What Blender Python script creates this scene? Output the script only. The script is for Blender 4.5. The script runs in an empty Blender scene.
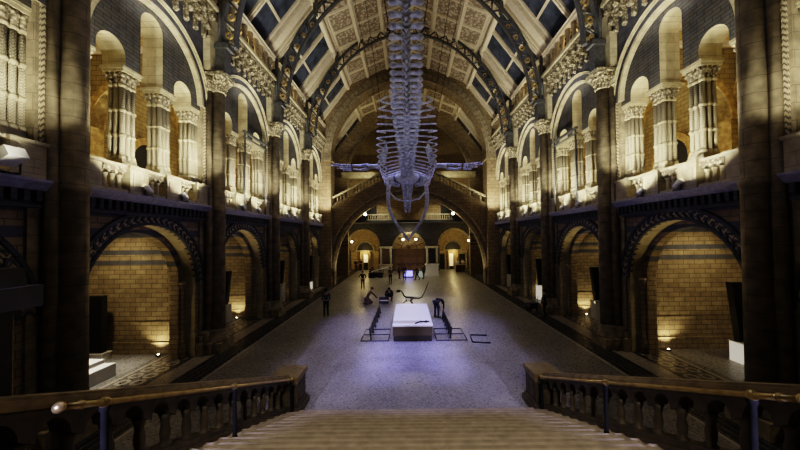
import bpy, math, random
from mathutils import Vector, Matrix
random.seed(7)
PI = math.pi
col = bpy.context.scene.collection
sin, cos, sqrt = math.sin, math.cos, math.sqrt

# ------------------------------------------------------------------ mesh helper
class MB:
    def __init__(s):
        s.v = []; s.f = []; s.m = []; s.s = []
    def add(s, vs, fs, m=0, sm=False, M=None):
        o = len(s.v)
        if M is not None: vs = [tuple(M @ Vector(p)) for p in vs]
        s.v += [tuple(p) for p in vs]
        for f in fs:
            s.f.append([o + i for i in f]); s.m.append(m); s.s.append(sm)
    def box(s, x0, x1, y0, y1, z0, z1, m=0, M=None):
        vs = [(x, y, z) for x in (x0, x1) for y in (y0, y1) for z in (z0, z1)]
        s.add(vs, [(0,1,3,2),(4,6,7,5),(0,4,5,1),(2,3,7,6),(0,2,6,4),(1,5,7,3)], m, False, M)
    def hexa(s, a, b, m=0):            # two quads joined
        s.add(list(a)+list(b), [(3,2,1,0),(4,5,6,7),(0,1,5,4),(1,2,6,5),(2,3,7,6),(3,0,4,7)], m)
    def lathe(s, prof, n=12, c=(0,0,0), m=0, sm=True, sx=1, sy=1, M=None):
        vs = []; fs = []
        for r, z in prof:
            for k in range(n):
                a = 2*PI*k/n
                vs.append((c[0]+sx*r*cos(a), c[1]+sy*r*sin(a), c[2]+z))
        for i in range(len(prof)-1):
            for k in range(n):
                k2 = (k+1) % n
                fs.append((i*n+k, i*n+k2, (i+1)*n+k2, (i+1)*n+k))
        fs.append(tuple(range(n))[::-1]); fs.append(tuple((len(prof)-1)*n+k for k in range(n)))
        s.add(vs, fs, m, sm, M)
    def tube(s, pts, rad, n=6, m=0, sm=True, M=None, flat=1.0):
        pts = [Vector(p) for p in pts]
        if not hasattr(rad, '__len__'): rad = [rad]*len(pts)
        vs = []; fs = []; up = None
        for i, p in enumerate(pts):
            t = (pts[min(i+1, len(pts)-1)] - pts[max(i-1, 0)]).normalized()
            if up is None:
                up = Vector((0,0,1)) if abs(t.z) < .9 else Vector((0,1,0))
            a = t.cross(up)
            if a.length < 1e-5: a = t.cross(Vector((1,0,0)))
            a.normalize(); b = a.cross(t).normalized(); up = b
            for k in range(n):
                w = 2*PI*k/n
                vs.append(p + a*rad[i]*cos(w) + b*rad[i]*flat*sin(w))
        for i in range(len(pts)-1):
            for k in range(n):
                k2 = (k+1) % n
                fs.append((i*n+k, i*n+k2, (i+1)*n+k2, (i+1)*n+k))
        fs.append(tuple(range(n))[::-1]); fs.append(tuple((len(pts)-1)*n+k for k in range(n)))
        s.add(vs, fs, m, sm, M)
    def ball(s, c, r, n=8, k=6, m=0, sc=(1,1,1), M=None):
        prof = [(max(1e-4, r*sin(PI*i/k)), -r*cos(PI*i/k)) for i in range(k+1)]
        vs = []; fs = []
        for rr, z in prof:
            for j in range(n):
                a = 2*PI*j/n; vs.append((c[0]+sc[0]*rr*cos(a), c[1]+sc[1]*rr*sin(a), c[2]+sc[2]*z))
        for i in range(k):
            for j in range(n):
                j2 = (j+1) % n; fs.append((i*n+j, i*n+j2, (i+1)*n+j2, (i+1)*n+j))
        s.add(vs, fs, m, True, M)
    def mapp(s, ax, u, z, t):          # u along wall, t thickness
        return (t, u, z) if ax == 'y' else (u, t, z)
    def ring(s, ax, c, r0, r1, t0, t1, n=24, a0=0, a1=PI, m=0, mi=None):
        if mi is None: mi = m
        vs = []
        for i in range(n+1):
            a = a0+(a1-a0)*i/n
            for (r, t) in ((r0,t0),(r1,t0),(r1,t1),(r0,t1)):
                vs.append(s.mapp(ax, c[0]+r*cos(a), c[1]+r*sin(a), t))
        f1 = []; f2 = []
        for i in range(n):
            b = i*4; d = b+4
            f1 += [(b,b+1,d+1,d),(b+1,b+2,d+2,d+1),(b+2,b+3,d+3,d+2)]
            f2 += [(b+3,b,d,d+3)]
        s.add(vs, f1+[(0,3,2,1),(n*4,n*4+1,n*4+2,n*4+3)], m)
        s.add(vs, f2, mi)
    def wall(s, ax, us, lo, hi, t0, t1, m=0, ms=None):
        # vertical strips between zlow and ztop; ms: material of the soffit
        if ms is None: ms = m
        n = len(us); vs = []
        for u, a, b in zip(us, lo, hi):
            vs += [s.mapp(ax,u,a,t0), s.mapp(ax,u,b,t0), s.mapp(ax,u,b,t1), s.mapp(ax,u,a,t1)]
        ff = []; fs = []
        for i in range(n-1):
            b = i*4; d = b+4
            if abs(us[i+1]-us[i]) > 1e-6:
                ff += [(b,d,d+1,b+1),(b+1,d+1,d+2,b+2),(b+2,d+2,d+3,b+3)]
            fs += [(b+3,d+3,d,b)]
        ff += [(0,1,2,3),((n-1)*4+3,(n-1)*4+2,(n-1)*4+1,(n-1)*4)]
        s.add(vs, ff, m); s.add(vs, fs, ms)
    def build(s, name, mats, parent=None, loc=(0,0,0), rz=0):
        me = bpy.data.meshes.new(name)
        me.from_pydata(s.v, [], s.f)
        if not isinstance(mats, (list, tuple)): mats = [mats]
        for mt in mats: me.materials.append(mt)
        me.polygons.foreach_set('material_index', s.m)
        me.polygons.foreach_set('use_smooth', s.s)
        me.update()
        o = bpy.data.objects.new(name, me); col.objects.link(o)
        if parent is not None: o.parent = parent
        o.location = loc; o.rotation_euler = (0,0,rz)
        return o

def archline(c, hw, spring, u0, u1, base, n=16, top=None):
    """lower edge of a wall from u0 to u1 with a round arch of half width hw centred at c"""
    us = [u0, c-hw]; lo = [base, base]
    for i in range(n+1):
        a = PI - PI*i/n
        us.append(c+hw*cos(a)); lo.append(spring+hw*sin(a))
    us += [c+hw, u1]; lo += [base, base]
    return us, lo

def thing(name, label, cat, loc=(0,0,0), rz=0, group=None):
    o = bpy.data.objects.new(name, None); col.objects.link(o)
    o.empty_display_size = .2
    o.location = loc; o.rotation_euler = (0,0,rz)
    return tag(o, label, cat, group)
def tag(o, label, cat, group=None, kind='thing'):
    o['label'] = label; o['category'] = cat; o['kind'] = kind
    if group: o['group'] = group
    return o
def struct(o, label=None, cat=None):
    o['kind'] = 'structure'
    if label: o['label'] = label
    if cat: o['category'] = cat
    return o
def dup(root, loc, rz=0, label=None, group=None):
    r = root.copy(); col.objects.link(r); r.location = loc; r.rotation_euler = (0,0,rz)
    if label: r['label'] = label
    if group: r['group'] = group
    for ch in list(root.children):
        c = ch.copy(); col.objects.link(c); c.parent = r
        for g in list(ch.children):
            d = g.copy(); col.objects.link(d); d.parent = c
    return r

# ------------------------------------------------------------------ materials
def nm(name):
    m = bpy.data.materials.new(name); m.use_nodes = True
    nt = m.node_tree; b = nt.nodes['Principled BSDF']
    return m, nt, b
def plain(name, c, rough=.6, metal=0, emit=None, es=0, noise=0, nscale=8, bump=0, spec=.4):
    m, nt, b = nm(name)
    b.inputs['Base Color'].default_value = (*c, 1)
    b.inputs['Roughness'].default_value = rough; b.inputs['Metallic'].default_value = metal
    b.inputs['Specular IOR Level'].default_value = spec
    if emit: b.inputs['Emission Color'].default_value = (*emit,1); b.inputs['Emission Strength'].default_value = es
    if noise or bump:
        tc = nt.nodes.new('ShaderNodeTexCoord'); n = nt.nodes.new('ShaderNodeTexNoise')
        n.inputs['Scale'].default_value = nscale; n.inputs['Detail'].default_value = 5
        nt.links.new(tc.outputs['Object'], n.inputs['Vector'])
        if noise:
            r = nt.nodes.new('ShaderNodeValToRGB')
            r.color_ramp.elements[0].position = .3; r.color_ramp.elements[1].position = .7
            r.color_ramp.elements[0].color = (*[x*(1-noise) for x in c],1); r.color_ramp.elements[1].color = (*[min(1,x*(1+noise)) for x in c],1)
            nt.links.new(n.outputs['Fac'], r.inputs['Fac']); nt.links.new(r.outputs['Color'], b.inputs['Base Color'])
        if bump:
            bp = nt.nodes.new('ShaderNodeBump'); bp.inputs['Strength'].default_value = bump; bp.inputs['Distance'].default_value = .05
            nt.links.new(n.outputs['Fac'], bp.inputs['Height']); nt.links.new(bp.outputs['Normal'], b.inputs['Normal'])
    return m

def math_node(nt, op, a=None, b=None, c=None):
    n = nt.nodes.new('ShaderNodeMath'); n.operation = op
    for i, x in enumerate((a, b, c)):
        if x is None: continue
        if isinstance(x, (int, float)): n.inputs[i].default_value = x
        else: nt.links.new(x, n.inputs[i])
    return n.outputs[0]
def box_uv(nt):
    tc = nt.nodes.new('ShaderNodeTexCoord')
    sp = nt.nodes.new('ShaderNodeSeparateXYZ'); nt.links.new(tc.outputs['Object'], sp.inputs[0])
    sn = nt.nodes.new('ShaderNodeSeparateXYZ'); nt.links.new(tc.outputs['Normal'], sn.inputs[0])
    ax = math_node(nt, 'GREATER_THAN', math_node(nt, 'ABSOLUTE', sn.outputs[0]), .6)
    az = math_node(nt, 'GREATER_THAN', math_node(nt, 'ABSOLUTE', sn.outputs[2]), .8)
    # u = ax? y : x ; v = az ? y : z
    d = math_node(nt, 'SUBTRACT', sp.outputs[1], sp.outputs[0])
    u = math_node(nt, 'MULTIPLY_ADD', d, ax, sp.outputs[0])
    d2 = math_node(nt, 'SUBTRACT', sp.outputs[1], sp.outputs[2])
    v = math_node(nt, 'MULTIPLY_ADD', d2, az, sp.outputs[2])
    cb = nt.nodes.new('ShaderNodeCombineXYZ'); nt.links.new(u, cb.inputs[0]); nt.links.new(v, cb.inputs[1])
    return cb.outputs[0], sp, tc
def brick(name, c1, c2, mortar, w=.6, h=.3, rough=.75, bands=(), bandcol=(.1,.11,.14), bump=.35, ms=.012, mott=.35):
    m, nt, b = nm(name); L = nt.links.new
    uv, sp, tc = box_uv(nt)
    br = nt.nodes.new('ShaderNodeTexBrick'); L(uv, br.inputs['Vector'])
    br.inputs['Color1'].default_value = (*c1,1); br.inputs['Color2'].default_value = (*c2,1); br.inputs['Mortar'].default_value = (*mortar,1)
    br.inputs['Scale'].default_value = 1; br.inputs['Mortar Size'].default_value = ms
    br.inputs['Brick Width'].default_value = w; br.inputs['Row Height'].default_value = h
    br.inputs['Bias'].default_value = 0
    n = nt.nodes.new('ShaderNodeTexNoise'); n.inputs['Scale'].default_value = 3.5; n.inputs['Detail'].default_value = 6
    L(tc.outputs['Object'], n.inputs['Vector'])
    mx = nt.nodes.new('ShaderNodeMix'); mx.data_type = 'RGBA'; mx.blend_type = 'MULTIPLY'
    rp = nt.nodes.new('ShaderNodeValToRGB'); rp.color_ramp.elements[0].position=.3; rp.color_ramp.elements[1].position=.7
    rp.color_ramp.elements[0].color = (1-mott,)*3+(1,); rp.color_ramp.elements[1].color = (1,1,1,1)
    L(n.outputs['Fac'], rp.inputs['Fac'])
    mx.inputs['Factor'].default_value = 1
    src = br.outputs['Color']
    if bands:
        acc = None
        for (z0, z1) in bands:
            g = math_node(nt, 'MULTIPLY', math_node(nt,'GREATER_THAN', sp.outputs[2], z0), math_node(nt,'LESS_THAN', sp.outputs[2], z1))
            acc = g if acc is None else math_node(nt, 'ADD', acc, g)
        mb = nt.nodes.new('ShaderNodeMix'); mb.data_type = 'RGBA'
        L(acc, mb.inputs['Factor']); L(src, mb.inputs['A']); mb.inputs['B'].default_value = (*bandcol,1)
        src = mb.outputs['Result']
    L(src, mx.inputs['A']); L(rp.outputs['Color'], mx.inputs['B'])
    L(mx.outputs['Result'], b.inputs['Base Color'])
    bp = nt.nodes.new('ShaderNodeBump'); bp.inputs['Strength'].default_value = bump; bp.inputs['Distance'].default_value = .03
    inv = math_node(nt, 'SUBTRACT', math_node(nt,'MULTIPLY',n.outputs['Fac'],.35), br.outputs['Fac'])
    L(inv, bp.inputs['Height']); L(bp.outputs['Normal'], b.inputs['Normal'])
    b.inputs['Roughness'].default_value = rough; b.inputs['Specular IOR Level'].default_value = .3
    return m
def carved(name, c, dark, scale=9, bump=.8, rough=.7, kind='VORONOI'):
    m, nt, b = nm(name); L = nt.links.new
    tc = nt.nodes.new('ShaderNodeTexCoord')
    if kind == 'VORONOI':
        t = nt.nodes.new('ShaderNodeTexVoronoi'); t.inputs['Scale'].default_value = scale; out = t.outputs['Distance']
    else:
        t = nt.nodes.new('ShaderNodeTexNoise'); t.inputs['Scale'].default_value = scale; t.inputs['Detail'].default_value = 6; out = t.outputs['Fac']
    L(tc.outputs['Object'], t.inputs['Vector'])
    r = nt.nodes.new('ShaderNodeValToRGB'); r.color_ramp.elements[0].position = .15 if kind=='VORONOI' else .35
    r.color_ramp.elements[1].position = .6
    r.color_ramp.elements[0].color = (*c,1); r.color_ramp.elements[1].color = (*dark,1)
    L(out, r.inputs['Fac']); L(r.outputs['Color'], b.inputs['Base Color'])
    bp = nt.nodes.new('ShaderNodeBump'); bp.inputs['Strength'].default_value = bump; bp.inputs['Distance'].default_value = .05
    bp.invert = True
    L(out, bp.inputs['Height']); L(bp.outputs['Normal'], b.inputs['Normal'])
    b.inputs['Roughness'].default_value = rough
    return m
def diamond(name, c, dark, fu=9, fv=9, zig=False):
    """diagonal lattice / zigzag relief"""
    m, nt, b = nm(name); L = nt.links.new
    uv, sp, tc = box_uv(nt)
    s2 = nt.nodes.new('ShaderNodeSeparateXYZ'); L(uv, s2.inputs[0])
    u = math_node(nt,'MULTIPLY', s2.outputs[0], fu); v = math_node(nt,'MULTIPLY', s2.outputs[1], fv)
    if zig:
        t = math_node(nt,'PINGPONG', u, 1.0)
        h = math_node(nt,'PINGPONG', math_node(nt,'ADD', v, t), .5)
    else:
        a = math_node(nt,'PINGPONG', math_node(nt,'ADD', u, v), .5); d = math_node(nt,'PINGPONG', math_node(nt,'SUBTRACT', u, v), .5)
        h = math_node(nt,'MINIMUM', a, d)
    r = nt.nodes.new('ShaderNodeValToRGB'); r.color_ramp.elements[0].position = .08; r.color_ramp.elements[1].position = .3
    r.color_ramp.elements[0].color = (*dark,1); r.color_ramp.elements[1].color = (*c,1)
    L(h, r.inputs['Fac']); L(r.outputs['Color'], b.inputs['Base Color'])
    bp = nt.nodes.new('ShaderNodeBump'); bp.inputs['Strength'].default_value = .8; bp.inputs['Distance'].default_value = .04
    L(h, bp.inputs['Height']); L(bp.outputs['Normal'], b.inputs['Normal'])
    b.inputs['Roughness'].default_value = .7
    return m

def floor_mat():
    m, nt, b = nm('mosaic_floor'); L = nt.links.new
    tc = nt.nodes.new('ShaderNodeTexCoord')
    sp = nt.nodes.new('ShaderNodeSeparateXYZ'); L(tc.outputs['Object'], sp.inputs[0])
    ax = math_node(nt,'ABSOLUTE', sp.outputs[0])
    # speckle
    vo = nt.nodes.new('ShaderNodeTexVoronoi'); vo.inputs['Scale'].default_value = 22; L(tc.outputs['Object'], vo.inputs['Vector'])
    n2 = nt.nodes.new('ShaderNodeTexNoise'); n2.inputs['Scale'].default_value = .6; n2.inputs['Detail'].default_value = 6; L(tc.outputs['Object'], n2.inputs['Vector'])
    bw = nt.nodes.new('ShaderNodeSeparateColor'); L(vo.outputs['Color'], bw.inputs[0])
    sc = nt.nodes.new('ShaderNodeValToRGB'); sc.color_ramp.elements[0].color = (.17,.16,.15,1); sc.color_ramp.elements[1].color = (.36,.34,.31,1)
    L(bw.outputs[0], sc.inputs['Fac'])
    mxn = nt.nodes.new('ShaderNodeMix'); mxn.data_type='RGBA'; mxn.blend_type='MULTIPLY'; mxn.inputs['Factor'].default_value = .5
    L(sc.outputs['Color'], mxn.inputs['A']); L(n2.outputs['Fac'], mxn.inputs['B'])
    cur = mxn.outputs['Result']
    def band(a, c, colr, stripes=None):
        nonlocal cur
        g = math_node(nt,'MULTIPLY', math_node(nt,'GREATER_THAN', ax, a), math_node(nt,'LESS_THAN', ax, c))
        if stripes is not None: g = math_node(nt,'MULTIPLY', g, stripes)
        k = nt.nodes.new('ShaderNodeMix'); k.data_type='RGBA'; L(g, k.inputs['Factor']); L(cur, k.inputs['A'])
        k.inputs['B'].default_value = (*colr,1); cur = k.outputs['Result']
    band(7.35, 7.45, (.36,.33,.28))
    band(7.45, 8.40, (.012,.012,.014))
    st = math_node(nt,'GREATER_THAN', math_node(nt,'PINGPONG', math_node(nt,'MULTIPLY', ax, 4.6), .5), .43)
    band(7.5, 8.35, (.2,.18,.15), st)
    band(8.40, 9.10, (.24,.21,.17))
    band(9.10, 9.22, (.02,.02,.02))
    band(9.22, 10.35, (.035,.03,.026))
    # looping rosettes in the border
    py = math_node(nt,'SUBTRACT', math_node(nt,'FRACT', math_node(nt,'MULTIPLY', sp.outputs[1], 1.9)), .5)
    px = math_node(nt,'SUBTRACT', math_node(nt,'FRACT', math_node(nt,'MULTIPLY', math_node(nt,'SUBTRACT', ax, 9.26), 1.9)), .5)
    rr = math_node(nt,'SQRT', math_node(nt,'ADD', math_node(nt,'MULTIPLY',px,px), math_node(nt,'MULTIPLY',py,py)))
    g1 = math_node(nt,'MULTIPLY', math_node(nt,'GREATER_THAN', rr, .22), math_node(nt,'LESS_THAN', rr, .44))
    band(9.27, 10.31, (.25,.22,.17), g1)
    band(10.35, 10.5, (.3,.27,.21))
    band(10.5, 10.56, (.02,.02,.02))
    band(10.62, 10.68, (.03,.03,.03))
    L(cur, b.inputs['Base Color'])
    rg = nt.nodes.new('ShaderNodeMapRange'); L(bw.outputs[1], rg.inputs['Value']); rg.inputs['To Min'].default_value = .25; rg.inputs['To Max'].default_value = .5
    L(rg.outputs['Result'], b.inputs['Roughness'])
    b.inputs['Specular IOR Level'].default_value = .5
    bp = nt.nodes.new('ShaderNodeBump'); bp.inputs['Strength'].default_value = .12; bp.inputs['Distance'].default_value = .02
    L(bw.outputs[0], bp.inputs['Height']); L(bp.outputs['Normal'], b.inputs['Normal'])
    return m

M_low   = brick('banded_stone', (.38,.30,.185), (.29,.22,.135), (.12,.095,.06), .46, .2,
                bands=((3.82,4.0),(4.25,4.45),(5.0,5.25),(5.62,5.85)), bandcol=(.10,.105,.13))
M_pier  = brick('pier_stone', (.36,.30,.20), (.30,.245,.16), (.19,.155,.105), 3.0, .42, bump=.25, mott=.55, ms=.009)
M_cream = brick('cream_terracotta', (.52,.46,.31), (.46,.40,.27), (.30,.26,.175), 1.2, .34, bump=.2, ms=.008)
M_blue  = brick('grey_blue_brick', (.080,.078,.084), (.10,.09,.083), (.03,.03,.032), .5, .13, bump=.5, mott=.4)
M_spand = brick('slate_terracotta', (.085,.085,.10), (.075,.075,.09), (.035,.035,.042), .8, .35, bump=.3)
M_gold  = carved('gilded_carving', (.50,.36,.14), (.28,.18,.06), 5, .7, kind='NOISE')
M_brown = brick('gallery_stone', (.38,.29,.13), (.31,.23,.10), (.14,.10,.05), .45, .22)
M_leaf  = carved('leaf_carving', (.50,.44,.30), (.15,.125,.085), 11, 1.0)
M_cone  = diamond('column_lattice', (.46,.41,.29), (.27,.235,.16), 14, 14)
M_zig   = diamond('zigzag_relief', (.44,.37,.25), (.08,.065,.045), 9, 7, True)
M_floor = floor_mat()
M_riser_shade = plain('stair_riser_shade', (.31,.255,.19), .6, noise=.25, nscale=5)  # darker stair stone: step shadows put into the colour
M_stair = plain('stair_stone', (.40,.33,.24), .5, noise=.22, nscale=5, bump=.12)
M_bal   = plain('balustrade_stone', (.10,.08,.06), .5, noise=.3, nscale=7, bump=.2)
M_iron  = plain('painted_iron', (.085,.085,.09), .5, .3, noise=.3)
M_irong = plain('gilded_iron', (.36,.25,.10), .5, .3, noise=.3)
M_panel = carved('painted_ceiling_panel', (.50,.43,.33), (.20,.15,.105), 4.6, .5)
M_beam  = plain('cream_ceiling_timber', (.60,.52,.39), .6, noise=.12)
M_glass = plain('night_glass', (.05,.058,.085), .15, spec=.7, noise=.5, nscale=1.5)
M_bone  = plain('whale_bone', (.56,.57,.62), .5, noise=.4, nscale=6, bump=.3)
M_bone2 = plain('dark_bone', (.03,.026,.024), .6, noise=.3, nscale=12)
M_white = plain('white_paint', (.72,.70,.66), .5, noise=.05)
M_black = plain('black_paint', (.012,.012,.013), .4, noise=.2)
M_matte = plain('matte_black_iron', (.010,.010,.010), .8, noise=.2, spec=.05)
M_steel = plain('steel_cable', (.03,.03,.03), .6, .2, noise=.1)
M_brass = plain('worn_brass', (.46,.36,.18), .28, .85, noise=.2)
M_wood  = plain('red_brown_wood', (.10,.06,.038), .5, noise=.4, nscale=6)
M_dark  = plain('dark_stone_and_shade', (.035,.03,.025), .6, noise=.3, nscale=6)
M_lamp  = plain('lamp_glow', (1,.95,.8), .4, emit=(1,.92,.72), es=14)
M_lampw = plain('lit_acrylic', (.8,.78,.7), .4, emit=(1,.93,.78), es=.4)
M_bluel = plain('blue_lit_panel', (.3,.3,.8), .4, emit=(.25,.25,1), es=2.2)
M_door  = plain('dark_doorway', (.012,.012,.014), .5, noise=.2)
M_winlit= plain('lit_window', (.8,.7,.5), .5, emit=(1,.82,.45), es=.55)
# ------------------------------------------------------------------ layout (metres; camera looks along +Y)
CAMX, CAMZ, F = -0.2, 4.9, 311.0
ROLL = math.radians(.6)
def at(px, py, z=0.0):
    """where the sight line of a photo pixel meets the height z: used only to read positions off the photo"""
    dx, dy = px-407.5, 237-py
    x = dx*cos(ROLL)+dy*sin(ROLL); y = -dx*sin(ROLL)+dy*cos(ROLL)
    d = F*(z-CAMZ)/y
    return CAMX+x*d/F, d
PY = [1.75, 7.75, 13.75, 19.75, 25.75]
BY = [4.75, 10.75, 16.75, 22.75, 28.75]
YM = 16.75
ORD = ['nearest', 'second', 'third', 'fourth', 'farthest']
SIDES = (('right', 0.0), ('left', PI))
def loc_for(side, y): return (0, y, 0)

# ------------------------------------------------------------------ floor, stairs landing
b = MB(); b.box(-15, 15, -15, 49, -.3, 0)
fl = struct(b.build('floor', M_floor), 'mosaic hall floor with dark striped borders', 'floor')

# ------------------------------------------------------------------ side walls
def side_wall():
    b = MB()
    for y in BY:
        o = y-YM
        us, lo = archline(o, 2.3, 3.1, o-3, o+3, 0, 28)
        b.wall('y', us, lo, [6.1]*len(us), 9.1, 10.0, 0, 1)
        # plain frieze, spandrel with the large gallery arch, tympanum with three stilted arches
        us, lo = archline(o, 2.38, 10.6, o-3, o+3, 10.6, 28)
        b.wall('y', us, lo, [15.0]*len(us), 8.92, 9.1, 2, 3)
        us = [o-2.6]; lo = [10.4]
        for c, sp in ((-1.49, 10.66), (0, 12.28), (1.49, 10.66)):
            u2, l2 = archline(o+c, .47, sp, 0, 0, 10.4, 12)
            us += u2[1:-1]; lo += l2[1:-1]
        us.append(o+2.6); lo.append(10.4)
        hi = []
        for u in us:
            q = 2.55**2-(u-o)**2
            hi.append(max(10.75, 10.6+(sqrt(q) if q > 0 else .2)))
        b.wall('y', us, lo, hi, 9.06, 9.8, 4, 3)
    # solid band between gallery floor and lower wall, and wall behind the upper balustrade
    b.box(8.95, 10.0, -18, 15, 6.1, 6.34, 0)
    b.box(9.75, 10.0, -18, 15, 15.0, 15.9, 5)
    b.box(8.9, 10.0, -18, 15, 14.85, 15.0, 5)
    return b
sw = side_wall()
WM = [M_low, M_cream, M_spand, M_cream, M_blue, M_brown]
wr = struct(sw.build('wall_right', WM, None, (0,YM,0)), 'banded stone arcade wall on the right of the hall', 'wall')
wl = wr.copy(); col.objects.link(wl); wl.name = 'wall_left'; wl.rotation_euler = (0,0,PI); wl['label'] = 'banded stone arcade wall on the left of the hall'

# aisle: outer wall, cross walls of the alcoves, gallery floor and gallery ceiling
def aisle():
    b = MB()
    b.box(14.5, 14.9, -19, 15.4, 0, 6.1, 0)
    b.box(10.0, 14.5, -19, 15.4, 6.05, 6.34, 1)
    for y in PY + [31.75]:
        o = y-YM
        b.box(10.0, 14.5, o-.28, o+.28, 0, 6.05, 0)
        b.box(10.0, 14.5, o-.34, o+.34, 0, .5, 0)
        b.box(10.0, 14.5, o-.31, o+.31, 1.25, 1.36, 0)
    return b
ab = aisle()
ar = struct(ab.build('wall_right_outer', [M_low, M_brown], None, (0,YM,0)), 'alcove walls of pale brick behind the right arcade', 'wall')
al = ar.copy(); col.objects.link(al); al.name = 'wall_left_outer'; al.rotation_euler = (0,0,PI); al['label'] = 'alcove walls of pale brick behind the left arcade'
def gallery():
    b = MB()
    b.box(14.3, 14.7, -19, 15.4, 6.6, 14.5, 0)
    for y in BY:
        o = y-YM
        us, lo = archline(o, 1.0, 9.0, o-2.9, o+2.9, 6.6, 16)
        b.ring('y', (o, 9.0), 1.0, 1.35, 14.1, 14.4, 16, m=1)
        for s in (-1, 1): b.box(14.1, 14.4, o+s*1.175-.175, o+s*1.175+.175, 6.6, 9.0, 1)
        b.ring('y', (o, 10.6), 2.3, 2.75, 14.05, 14.4, 20, m=1)
        b.box(14.26, 14.3, o-1, o+1, 6.6, 9.0, 2)
        vs = [(14.27, o+cos(PI*i/14), 9.0+sin(PI*i/14)) for i in range(15)]
        b.add(vs, [tuple(range(15))], 2)
        # coffered gallery vault
        for k in range(-2, 3):
            b.box(10.0, 14.4, o+k*1.1-.08, o+k*1.1+.08, 12.8, 13.0, 3)
    b.box(9.8, 14.5, -19, 15.4, 13.0, 13.3, 1)
    for y in PY[0:] + [31.75]:       # cross arches over the gallery walk
        o = y-YM
        us, lo = archline(12.05, 1.9, 9.9, 9.8, 14.4, 6.6, 18)
        b.wall('x', us, lo, [13.1]*len(us), o-.3, o+.3, 0, 1)
        b.ring('x', (12.05, 9.9), 1.9, 2.2, o-.36, o+.36, 18, m=1)
    return b
gb = gallery()
GM = [M_brown, M_gold, M_door, M_beam]
gr = struct(gb.build('wall_right_gallery', GM, None, (0,YM,0)), 'golden lit rear wall and cross arches of the right gallery', 'wall')
gl = gr.copy(); col.objects.link(gl); gl.name = 'wall_left_gallery'; gl.rotation_euler = (0,0,PI); gl['label'] = 'golden lit rear wall and cross arches of the left gallery'

# ------------------------------------------------------------------ trims: archivolts, cornices, corbel tables
def archivolt():
    b = MB()
    b.ring('y', (0,3.1), 2.30, 2.38, 9.0, 9.2, 32, m=0)
    b.ring('y', (0,3.1), 2.40, 2.66, 9.04, 9.2, 32, m=1)
    b.ring('y', (0,3.1), 2.66, 2.76, 8.98, 9.2, 32, m=0)
    for i in range(30):             # chevrons round the arch
        a = PI*(i+.5)/30; d = PI/30*.5
        for s in (-1, 1):
            p = [(2.52+s*.0, a-d*.6), (2.52+s*.13, a+d*.5), (2.52+s*.13, a+d*1.2), (2.52, a+d*.1)]
            q = [(9.0, r*cos(t), 3.1+r*sin(t)) for r, t in p]; q2 = [(9.06, y, z) for _, y, z in q]
            b.hexa(q, q2, 0)
    b.ring('y', (0,3.1), 2.06, 2.3, 9.62, 10.0, 28, m=2)   # inner order
    for s in (-1, 1):
        b.box(9.62, 10.0, s*2.18-.12, s*2.18+.12, 0, 3.1, 2)
        b.lathe([(.13,0),(.13,.5),(.09,.6),(.09,2.8),(.14,2.95),(.14,3.1)], 10, (9.55, s*2.2, 0), 2)
    return b
avm = archivolt(); proto = None; n = 0
def cornice():
    b = MB()
    for s0, s1 in ((-2.62, 2.62),):
        b.box(8.60, 9.2, s0, s1, 6.26, 6.32, 0)
        b.hexa([(8.76,s0,6.08),(9.2,s0,6.08),(9.2,s1,6.08),(8.76,s1,6.08)],[(8.61,s0,6.26),(9.2,s0,6.26),(9.2,s1,6.26),(8.61,s1,6.26)],0)
        b.box(8.95, 9.2, s0, s1, 5.75, 6.08, 2)
        b.box(8.86, 9.2, s0, s1, 5.68, 5.75, 1)
        for k in range(22):
            y = s0+.12+k*.2375
            b.box(8.78, 9.0, y-.055, y+.055, 5.84, 6.08, 1)
            b.ball((8.86, y, 5.84), .06, 6, 4, 1)
    return b
com = cornice()
def corbels():
    b = MB()
    b.box(8.36, 9.0, -2.7, 2.7, 14.85, 15.02, 0)
    b.box(8.46, 9.0, -2.7, 2.7, 14.72, 14.85, 1)
    for k in range(10):
        y = -2.475+k*.55
        pr = [(8.95, 13.65), (8.82, 13.75), (8.8, 14.0), (8.68, 14.12), (8.66, 14.35), (8.52, 14.48), (8.5, 14.72), (8.95, 14.72)]
        A = [(x, y-.09, z) for x, z in pr]; B = [(x, y+.09, z) for x, z in pr]; nn = len(pr)
        b.add(A+B, [tuple(range(nn))[::-1], tuple(range(nn, 2*nn))]+[(i, (i+1)%nn, nn+(i+1)%nn, nn+i) for i in range(nn)], 1)
        b.ball((8.68, y, 14.06), .13, 8, 6, 1); b.ball((8.5, y, 14.46), .14, 8, 6, 1); b.ball((8.86, y, 13.66), .12, 8, 6, 1)
        if k < 9:
            b.ring('y', (y+.275, 14.3), .13, .21, 8.6, 8.9, 8, m=1)
    return b
cbm = corbels()
def hood():
    b = MB()
    b.ring('y', (0,10.6), 2.33, 2.45, 8.86, 9.1, 32, m=0)
    b.ring('y', (0,10.6), 2.72, 2.76, 8.86, 8.95, 32, m=1)
    b.ring('y', (0,10.6), 2.79, 2.84, 8.82, 8.95, 32, m=1)
    return b
hdm = hood()
tn = 0
for mb, mats, lb in ((avm, [M_spand, M_zig, M_low], 'carved chevron moulding round the %s ground floor arch, %s side'),
                     (com, [plain('cornice_slate',(.30,.30,.36),.55,noise=.2), M_spand, M_low], 'dentilled cornice ledge below the %s gallery bay on the %s'),
                     (cbm, [M_cream, M_leaf], 'leafy bracketed cornice high over the %s bay on the %s'),
                     (hdm, [M_cream, M_cream], 'pale arch mouldings framing the %s gallery bay on the %s')):
    first = None
    for i, y in enumerate(BY):
        for sd, rz in SIDES:
            tn += 1
            if first is None: o = first = mb.build('trim_1', mats)
            else: o = first.copy(); col.objects.link(o); o.name = 'trim_%d' % tn
            o.location = (0,y,0); o.rotation_euler = (0,0,rz)
            struct(o, lb % (ORD[i], sd), 'moulding')

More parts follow.
